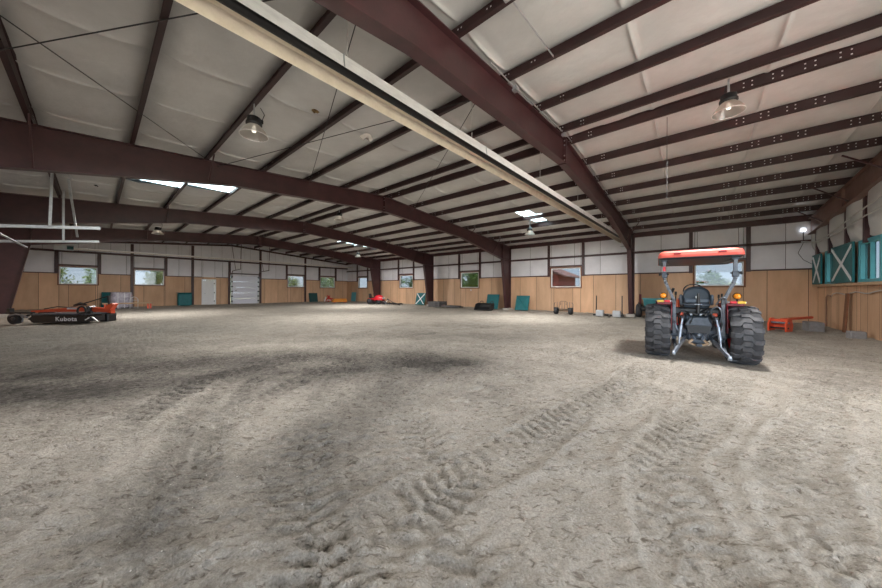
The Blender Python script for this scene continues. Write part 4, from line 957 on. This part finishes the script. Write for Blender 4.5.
# canopy
b = MB(); V = []; F = []
outl = []
for (cx_, cy_, a0) in ((1.02, .58, 0), (-.28, .58, 90), (-.28, -.58, 180), (1.02, -.58, 270)):
    for i in range(6): a = math.radians(a0 + 18 * i); outl.append((cx_ + .12 * math.cos(a), cy_ + .12 * math.sin(a)))
n = len(outl); lev = [(1.0, 2.20), (1.0, 2.25), (.975, 2.31), (.90, 2.355), (.6, 2.37)]
for (s_, z) in lev:
    for (x_, y_) in outl: V.append((.37 + (x_ - .37) * s_, y_ * s_, z))
for i in range(len(lev) - 1):
    for j in range(n): F.append((i * n + j, i * n + (j + 1) % n, (i + 1) * n + (j + 1) % n, (i + 1) * n + j))
F.append(tuple((len(lev) - 1) * n + j for j in range(n)))
b.add(V, F, 'canopy'); cn = b.build('canopy', t); cn.rotation_euler.y = .045; cn.location = (-.10, 0, .0)
b = MB(); V = [(.37 + (x_ - .37) * .985, y_ * .985, 2.205) for x_, y_ in outl] + [(.37 + (x_ - .37) * .9, y_ * .9, 2.17) for x_, y_ in outl]
b.add(V, [tuple(range(n, 2 * n))] + [(j, (j + 1) % n, n + (j + 1) % n, n + j) for j in range(n)], 'seat'); b.build('canopy_lining', cn)
for sy in (1, -1): MB().box((-.385, sy * .36, 2.29), (.05, .12, .025), 'crimson', Matrix.Rotation(-.5, 3, 'Y')).build('vent_slot', cn)
for sy in (1, -1): b = MB(); b.bar((-.18, sy * .58, 2.16), (.7, sy * .50, 2.19), .05, .05, 'rops'); b.box((-.16, sy * .58, 2.16), (.12, .12, .06), 'iron', bev=.01); b.build('canopy_bracket', cn)
# seat
b = MB(); V = []; F = []; sec = []
for i in range(11): a = PI * i / 10; sec.append((.235 * math.cos(a), .20 * math.sin(a) ** .8))
out = [(.205, 1.20)] + [(p[0] * (.98), 1.50 + p[1]) for p in sec] + [(-.205, 1.20)]
n = len(out); lay = [(.16, .90), (.13, 1.0), (.30, 1.0), (.33, .9)]
for li, (x_, s_) in enumerate(lay):
    for (y_, z) in out: V.append((x_ + .10 * (1.2 - z) * -.4 + .05 * abs(y_) ** 2 * -6, y_ * s_, 1.2 + (z - 1.2) * s_))
for i in range(3):
    for j in range(n): F.append((i * n + j, i * n + (j + 1) % n, (i + 1) * n + (j + 1) % n, (i + 1) * n + j))
F += [tuple(range(n)), tuple(3 * n + j for j in range(n))]
V = [(x_, y_, z - .11) for x_, y_, z in V]; b.add(V, F, 'seat'); b.build('seat_back', t)
b = MB(); b.box((.5, 0, 1.15), (.5, .48, .12), 'seat', bev=.05); b.build('seat_cushion', t)
b = MB(); b.box((.10, 0, 1.27), (.05, .43, .09), 'seatgrey', bev=.02); b.box((.12, 0, 1.18), (.06, .46, .06), 'iron', bev=.015); b.build('seat_bracket', t)
for sy in (1, -1): b = MB(); b.box((.38, sy * .27, 1.30), (.36, .07, .06), 'seatgrey', bev=.02); b.box((.22, sy * .265, 1.29), (.07, .06, .24), 'seatgrey', bev=.02); b.build('armrest', t)
b = MB(); b.box((.085, 0, 1.35), (.012, .04, .05), 'white', bev=.004); b.build('seat_badge', t)
# body
b = MB(); b.box((.75, 0, .66), (1.7, .34, .46), 'iron', bev=.06); b.box((.02, 0, .70), (.36, .46, .56), 'iron', bev=.05); b.box((-.17, 0, .58), (.06, .34, .34), 'iron', bev=.02)
b.tube([(0, -.56, .60), (0, -.30, .60), (0, .30, .60), (0, .56, .60)], [.10, .15, .15, .10], 'iron', 16); b.build('transmission', t)
b = MB(); b.prism([(.95, .78), (1.2, 1.30), (2.35, 1.18), (2.5, 1.0), (2.5, .70), (1.0, .66)], -.29, .29, 'orange'); b.build('hood', t)
b = MB(); b.box((.42, 0, .92), (1.05, .9, .04), 'black'); b.box((.05, 0, 1.04), (.3, .86, .16), 'black', bev=.03); b.box((1.0, 0, 1.15), (.22, .5, .42), 'black', bev=.05); b.build('operator_platform', t)
b = MB(); b.tube([(1.0, 0, 1.3), (.86, 0, 1.48)], .022, 'black', 8); b.tube([(.85 + .09 * math.sin(a), .19 * math.cos(a), 1.49 + .165 * math.sin(a)) for a in np.linspace(0, 2 * PI, 20, endpoint=False)], .015, 'black', 6, closed=True); b.bar((.85, -.18, 1.49), (.85, .18, 1.49), .02, .02, 'black'); b.build('steering_wheel', t)
b = MB(); b.tube([(1.95, -.5, .38), (1.95, .5, .38)], .07, 'iron', 10); b.bar((1.5, 0, .45), (2.3, 0, .45), .3, .16, 'iron'); b.build('front_axle', t)
# levers
b = MB(); b.tube([(.35, .44, 1.2), (.28, .44, 1.46)], .012, 'black', 6); b.tube([(.28, .44, 1.44), (.25, .40, 1.55)], .028, 'black', 8); b.tube([(.3, .36, 1.2), (.24, .36, 1.42)], .012, 'black', 6); b.tube([(.24, .36, 1.4), (.23, .36, 1.47)], .022, 'black', 8); b.build('joystick', t)
b = MB(); [(b.tube([(.3, -.38 - .05 * i, 1.12), (.25, -.38 - .05 * i, 1.36 + .02 * i)], .01, 'iron', 6), b.tube([(.25, -.38 - .05 * i, 1.34 + .02 * i), (.24, -.38 - .05 * i, 1.41 + .02 * i)], .018, 'black', 8)) for i in range(2)]; b.build('control_lever', t)
b = MB(); b.tube([(-.20, 0, .98), (-.24, 0, 1.30), (-.25, 0, 1.44)], [.035, .03, .02], 'black', 10); b.tube([(-.25, -.06, 1.20), (-.25, .06, 1.20)], .015, 'silver', 8); b.build('top_link', t)
# rear hitch
b = MB(); b.prism([(-.22, .76), (.22, .76), (.14, .92), (-.14, .92)], -.34, -.14, 'iron', 'yz'); b.prism([(-.17, .60), (.17, .60), (.2, .76), (-.2, .76)], -.38, -.2, 'black', 'yz'); b.build('pto_shield', t)
b = MB(); b.lathe([(0, -.38), (.03, -.38), (.03, -.30), (.065, -.30), (.075, -.24), (.075, -.18)], 'silver', 14, (0, 0, .56), 'x'); b.build('pto_shaft', t)
b = MB(); b.bar((-.2, 0, .36), (-.52, 0, .36), .09, .04, 'iron'); b.box((-.22, 0, .42), (.1, .3, .1), 'iron', bev=.02)
for sy in (1, -1): b.bar((-.26, sy * .07, .48), (-.3, sy * .16, .38), .04, .04, 'wood'); b.bar((-.3, sy * .16, .38), (-.34, sy * .05, .34), .04, .03, 'wood')
b.build('drawbar', t)
for sy in (1, -1):
    b = MB(); b.bar((-.05, sy * .17, .52), (-.48, sy * .32, .34), .035, .07, 'silver', ); b.bar((-.48, sy * .32, .34), (-.70, sy * .42, .2), .035, .07, 'silver'); b.lathe([(0, -.03), (.045, -.03), (.045, .03), (0, .03)], 'silver', 12, (-.72, sy * .425, .19), 'y'); b.build('lower_link', t)
    b = MB(); b.bar((0, sy * .20, .96), (-.42, sy * .27, .90), .05, .075, 'iron'); b.lathe([(0, -.05), (.055, -.05), (.055, .05), (0, .05)], 'iron', 12, (0, sy * .2, .96), 'y'); b.build('lift_arm', t)
    b = MB(); b.tube([(-.42, sy * .27, .90), (-.45, sy * .30, .70)], .018, 'silver', 8); b.tube([(-.445, sy * .295, .76), (-.47, sy * .32, .50)], .03, 'silver', 8); b.tube([(-.47, sy * .32, .52), (-.48, sy * .33, .36)], .016, 'silver', 8); b.build('lift_rod', t)
    b = MB(); b.tube([(-.02, sy * .40, .42), (-.30, sy * .40, .36), (-.62, sy * .385, .25)], .022, 'silver', 8); b.tube([(-.2, sy * .40, .385), (-.4, sy * .395, .33)], .034, 'iron', 8); b.build('stabiliser', t)
    b = MB(); b.bar((-.02, sy * .40, .30), (-.02, sy * .40, .98), .09, .12, 'iron', up=(1, 0, 0)); b.box((-.06, sy * .40, .52), (.2, .15, .08), 'iron', bev=.02); b.build('axle_bracket', t)
    MB().box((-.02, sy * .33, .72), (.1, .05, .1), 'red', bev=.01).build('step_bracket', t); MB().box((-.12, sy * .28, .98), (.09, .08, .07), 'orange', bev=.015).build('hydraulic_coupler', t)
    b = MB(); b.bar((-.22, sy * .10, .92), (-.30, sy * .20, .66), .04, .05, 'iron'); b.bar((-.22, sy * .18, .70), (-.34, sy * .06, .46), .03, .05, 'silver'); b.build('check_bracket', t)
    b = MB(); b.tube([(-.15, sy * .24, .52), (-.36, sy * .36, .66), (-.2, sy * .4, .82)], .016, 'silver', 6); b.build('sway_rod', t)
b = MB(); b.box((-.14, .0, 1.0), (.16, .34, .07), 'black', bev=.02)
for i in range(4): b.tube([(-.2, -.12 + .08 * i, .99), (-.28, -.12 + .08 * i, .985)], .022, 'silver' if i % 2 else 'black', 10)
b.build('remote_valve', t)
for i, P in enumerate(([(-.1, -.14, 1.0), (-.26, -.30, 1.16), (-.22, -.37, 1.0), (-.12, -.33, .72), (-.02, -.28, .55)], [(-.1, .14, 1.0), (-.28, .27, 1.06), (-.25, .33, .9), (-.1, .31, .7)], [(-.1, -.05, 1.02), (-.3, -.16, 1.1), (-.28, -.24, .86), (-.1, -.23, .7)], [(-.12, .07, .98), (-.34, .1, .9), (-.3, .16, .74), (-.14, .18, .66)], [(-.1, -.3, 1.2), (-.24, -.38, 1.36), (-.2, -.44, 1.3), (-.1, -.45, 1.1)])):
    C = [Vc(p) for p in P]; pts = []
    for k in range(len(C) - 1):
        p0, p1, p2, p3 = C[max(k - 1, 0)], C[k], C[k + 1], C[min(k + 2, len(C) - 1)]
        for q in range(5):
            u = q / 5; pts.append(.5 * (2 * p1 + (p2 - p0) * u + (2 * p0 - 5 * p1 + 4 * p2 - p3) * u * u + (-p0 + 3 * p1 - 3 * p2 + p3) * u ** 3))
    pts.append(C[-1]); MB().tube(pts, .014, 'silver' if i in (0, 4) else 'black', 6).build('hydraulic_hose', t)

# ------------------------------------------------------------------ outdoors
g = MB(); g.bb((-120, -120, -.42), (160, 160, -.4), 'grass'); o = g.build('ground'); o['kind'] = 'structure'
g = MB(); g.bb((XL - 14, YN - 14, -.38), (XL - .25, YE, -.21), 'gravel'); g.bb((XL - .25, YN - 14, -.38), (14, YN - .25, -.21), 'gravel'); o = g.build('terrain_yard'); o['kind'] = 'structure'
def tree_mesh(seed, k, hgt, rad):
    r = random.Random(seed); b = MB()
    b.tube([(0, 0, -.4), (.05, .03, hgt * .35), (.0, .1, hgt * .7)], [.16, .12, .05], 'bark', 7)
    for i in range(6):
        a = r.uniform(0, 6.3); z0 = hgt * r.uniform(.25, .55); b.tube([(0, 0, z0), (rad * .7 * math.cos(a), rad * .7 * math.sin(a), z0 + hgt * .25)], [.06, .02], 'bark', 5)
    tr = b
    lf = MB(); cl = []
    for i in range(34):
        a = r.uniform(0, 6.3); v = r.uniform(-.9, 1); q = math.sqrt(1 - v * v) * r.uniform(.5, 1)
        cl.append((rad * q * math.cos(a), rad * q * math.sin(a), hgt * (.58 + .38 * v)))
    for c in cl:
        for j in range(75):
            d = Vc((r.gauss(0, 1), r.gauss(0, 1), r.gauss(0, 1))).normalized() * rad * .36 * r.uniform(.4, 1); p = Vc(c) + d; s_ = r.uniform(.10, .22)
            u = Vc((r.gauss(0, 1), r.gauss(0, 1), r.gauss(0, 1))).normalized(); w_ = u.orthogonal().normalized()
            lf.add([p - u * s_, p + w_ * s_ * .5, p + u * s_, p - w_ * s_ * .5], [(0, 1, 2, 3)], k)
    return tr, lf
def make_tree(seed, k, h, r_, loc, label, grp):
    t = thing('leafy_tree', label, 'tree', loc, 0, grp); a, c = tree_mesh(seed, k, h, r_)
    a.build('trunk', t); c.build('foliage', t, fix=False); return t
GE = 'leafy trees outside the end wall windows'; GS = 'leafy trees outside the side wall windows'
T1 = make_tree(1, 'leaf', 5.6, 2.4, (-8.2, 46, -.4), 'green tree seen through the first end-wall window from the column', GE)
T2 = make_tree(2, 'leaf2', 5.2, 2.6, (31, 26, -.4), 'olive tree seen through the side-wall window left of the second column', GS)
def dup(T, loc, s_, label, grp):
    c = copy_tree(T); c.location = loc; c.scale = (s_, s_, s_); c.rotation_euler.z = loc[0] * 1.7; c['label'] = label; c['group'] = grp; return c
for (src, loc, s_, w_) in ((T2, (-3.6, 44, -.4), .8, 'olive'), (T1, (.6, 47, -.4), .8, 'green'), (T2, (5.2, 45, -.4), .75, 'olive'), (T1, (14.3, 45, -.4), .7, 'green'), (T2, (18.4, 46, -.4), .7, 'olive'), (T1, (22.8, 45, -.4), .7, 'green'), (T2, (26.6, 46, -.4), .8, 'olive'), (T1, (10.2, 46, -.4), .7, 'green')):
    dup(src, loc, s_, w_ + ' tree outside beyond the far end-wall windows', GE)
for (src, loc, s_, w_) in ((T1, (30, 36.5, -.4), .9, 'green'), (T1, (31, 31.4, -.4), .75, 'green'), (T1, (30.5, 21.5, -.4), .85, 'green'), (T2, (27.6, 18.2, -.4), .6, 'olive'), (T1, (38, -.75, -.4), .62, 'green'), (T2, (43.5, -1.9, -.4), .56, 'olive'), (T1, (36, 24.0, -.4), .75, 'green')):
    dup(src, loc, s_, w_ + ' tree outside beyond the side-wall windows', GS)
t = thing('barn_building', 'red barn outside seen through the side-wall window', 'barn', (36, 15.4, -.4))
MB().bb((-3, -3.9, 0), (3, 4, 3.55), 'barn').build('wall', t)
b = MB(); b.prism([(-4.7, 3.3), (0, 5.3), (4.8, 3.3), (4.8, 3.45), (0, 5.5), (-4.7, 3.45)], -3.3, 3.3, 'barnroof', 'yz'); b.build('roof', t)
b = MB(); b.prism([(-3.9, 3.55), (4, 3.55), (0, 5.2)], -2.98, 2.98, 'barn', 'yz'); b.build('gable', t)

# ------------------------------------------------------------------ light and sky
W = bpy.data.worlds.new('sky'); S.world = W; W.use_nodes = True; T_ = W.node_tree; T_.nodes.clear()
o = T_.nodes.new('ShaderNodeOutputWorld'); bg = T_.nodes.new('ShaderNodeBackground'); tc = T_.nodes.new('ShaderNodeTexCoord'); sp = T_.nodes.new('ShaderNodeSeparateXYZ')
rp = T_.nodes.new('ShaderNodeValToRGB'); e = rp.color_ramp.elements; e[0].position = .0; e[0].color = (.74, .88, 1, 1); e[1].position = .6; e[1].color = (1.0, .97, .92, 1)
x = rp.color_ramp.elements.new(.16); x.color = (.48, .72, 1, 1); x = rp.color_ramp.elements.new(.3); x.color = (.80, .88, 1, 1)
nz = T_.nodes.new('ShaderNodeTexNoise'); nz.inputs['Scale'].default_value = 4; nz.inputs['Detail'].default_value = 5
cr = T_.nodes.new('ShaderNodeValToRGB'); cr.color_ramp.elements[0].position = .5; cr.color_ramp.elements[1].position = .75; cr.color_ramp.elements[0].color = (0, 0, 0, 1); cr.color_ramp.elements[1].color = (.8, .8, .8, 1)
mx = T_.nodes.new('ShaderNodeMix'); mx.data_type = 'RGBA'; mx.inputs[7].default_value = (1, 1, 1, 1)
k = T_.links.new; k(tc.outputs['Generated'], sp.inputs[0]); k(sp.outputs['Z'], rp.inputs['Fac']); k(tc.outputs['Generated'], nz.inputs['Vector']); k(nz.outputs['Fac'], cr.inputs['Fac']); k(cr.outputs['Color'], mx.inputs[0]); k(rp.outputs['Color'], mx.inputs[6]); k(mx.outputs[2], bg.inputs['Color']); k(bg.outputs[0], o.inputs[0])
bg.inputs['Strength'].default_value = 3.3
sd = bpy.data.lights.new('sun', 'SUN'); sd.energy = 9; sd.angle = .01; sd.color = (1, .98, .95); so = bpy.data.objects.new('sun', sd); COL.objects.link(so)
so.rotation_euler = Vc((.3, .3, -1.0)).to_track_quat('-Z', 'Y').to_euler()
def portal(loc, rot, sx, sy):
    l = bpy.data.lights.new('door_portal', 'AREA'); l.shape = 'RECTANGLE'; l.size = sx; l.size_y = sy; l.cycles.is_portal = True
    q = bpy.data.objects.new('door_portal', l); COL.objects.link(q); q.location = loc; q.rotation_euler = rot
portal((3.1, YN - .1, 2.0), (PI / 2, 0, 0), 7.0, 4.4)
portal((XL - .1, -.9, 1.65), (PI / 2, 0, -PI / 2), 5.0, 3.7)
for h in SW: portal((XR + .1, (h[0] + h[1]) / 2, (h[2] + h[3]) / 2), (PI / 2, 0, PI / 2), h[1] - h[0], h[3] - h[2])
for h in EW: portal(((h[0] + h[1]) / 2, YE + .1, (h[2] + h[3]) / 2), (-PI / 2, 0, 0), h[1] - h[0], h[3] - h[2])
for h in RW[1:]: portal(((h[0] + h[1]) / 2, YN - .1, (h[2] + h[3]) / 2), (PI / 2, 0, 0), h[1] - h[0], h[3] - h[2])

# ------------------------------------------------------------------ camera
cam = bpy.data.cameras.new('camera'); co = bpy.data.objects.new('camera', cam); COL.objects.link(co); S.camera = co
cam.sensor_width = 36; cam.sensor_fit = 'HORIZONTAL'; cam.lens = 36 * 297.37 / 882; cam.clip_start = .05; cam.clip_end = 500
th = .71095; roll = .00447
fw = Vc((math.cos(th), math.sin(th), 0)); rt = Vc((math.sin(th), -math.cos(th), 0)); up = Vc((0, 0, 1))
r2 = rt * math.cos(roll) + up * math.sin(roll); u2 = up * math.cos(roll) - rt * math.sin(roll)
co.matrix_world = Matrix(((r2.x, u2.x, -fw.x, 0), (r2.y, u2.y, -fw.y, 0), (r2.z, u2.z, -fw.z, 1.4075), (0, 0, 0, 1)))
cam.shift_y = -(294 - 290.15) / 882
S.view_settings.view_transform = 'Standard'; S.view_settings.look = 'None'; S.view_settings.gamma = 1; S.view_settings.exposure = 1.0
S.cycles.max_bounces = 8; S.cycles.diffuse_bounces = 5; S.cycles.transparent_max_bounces = 8; S.cycles.sample_clamp_indirect = 6; S.cycles.use_denoising = True
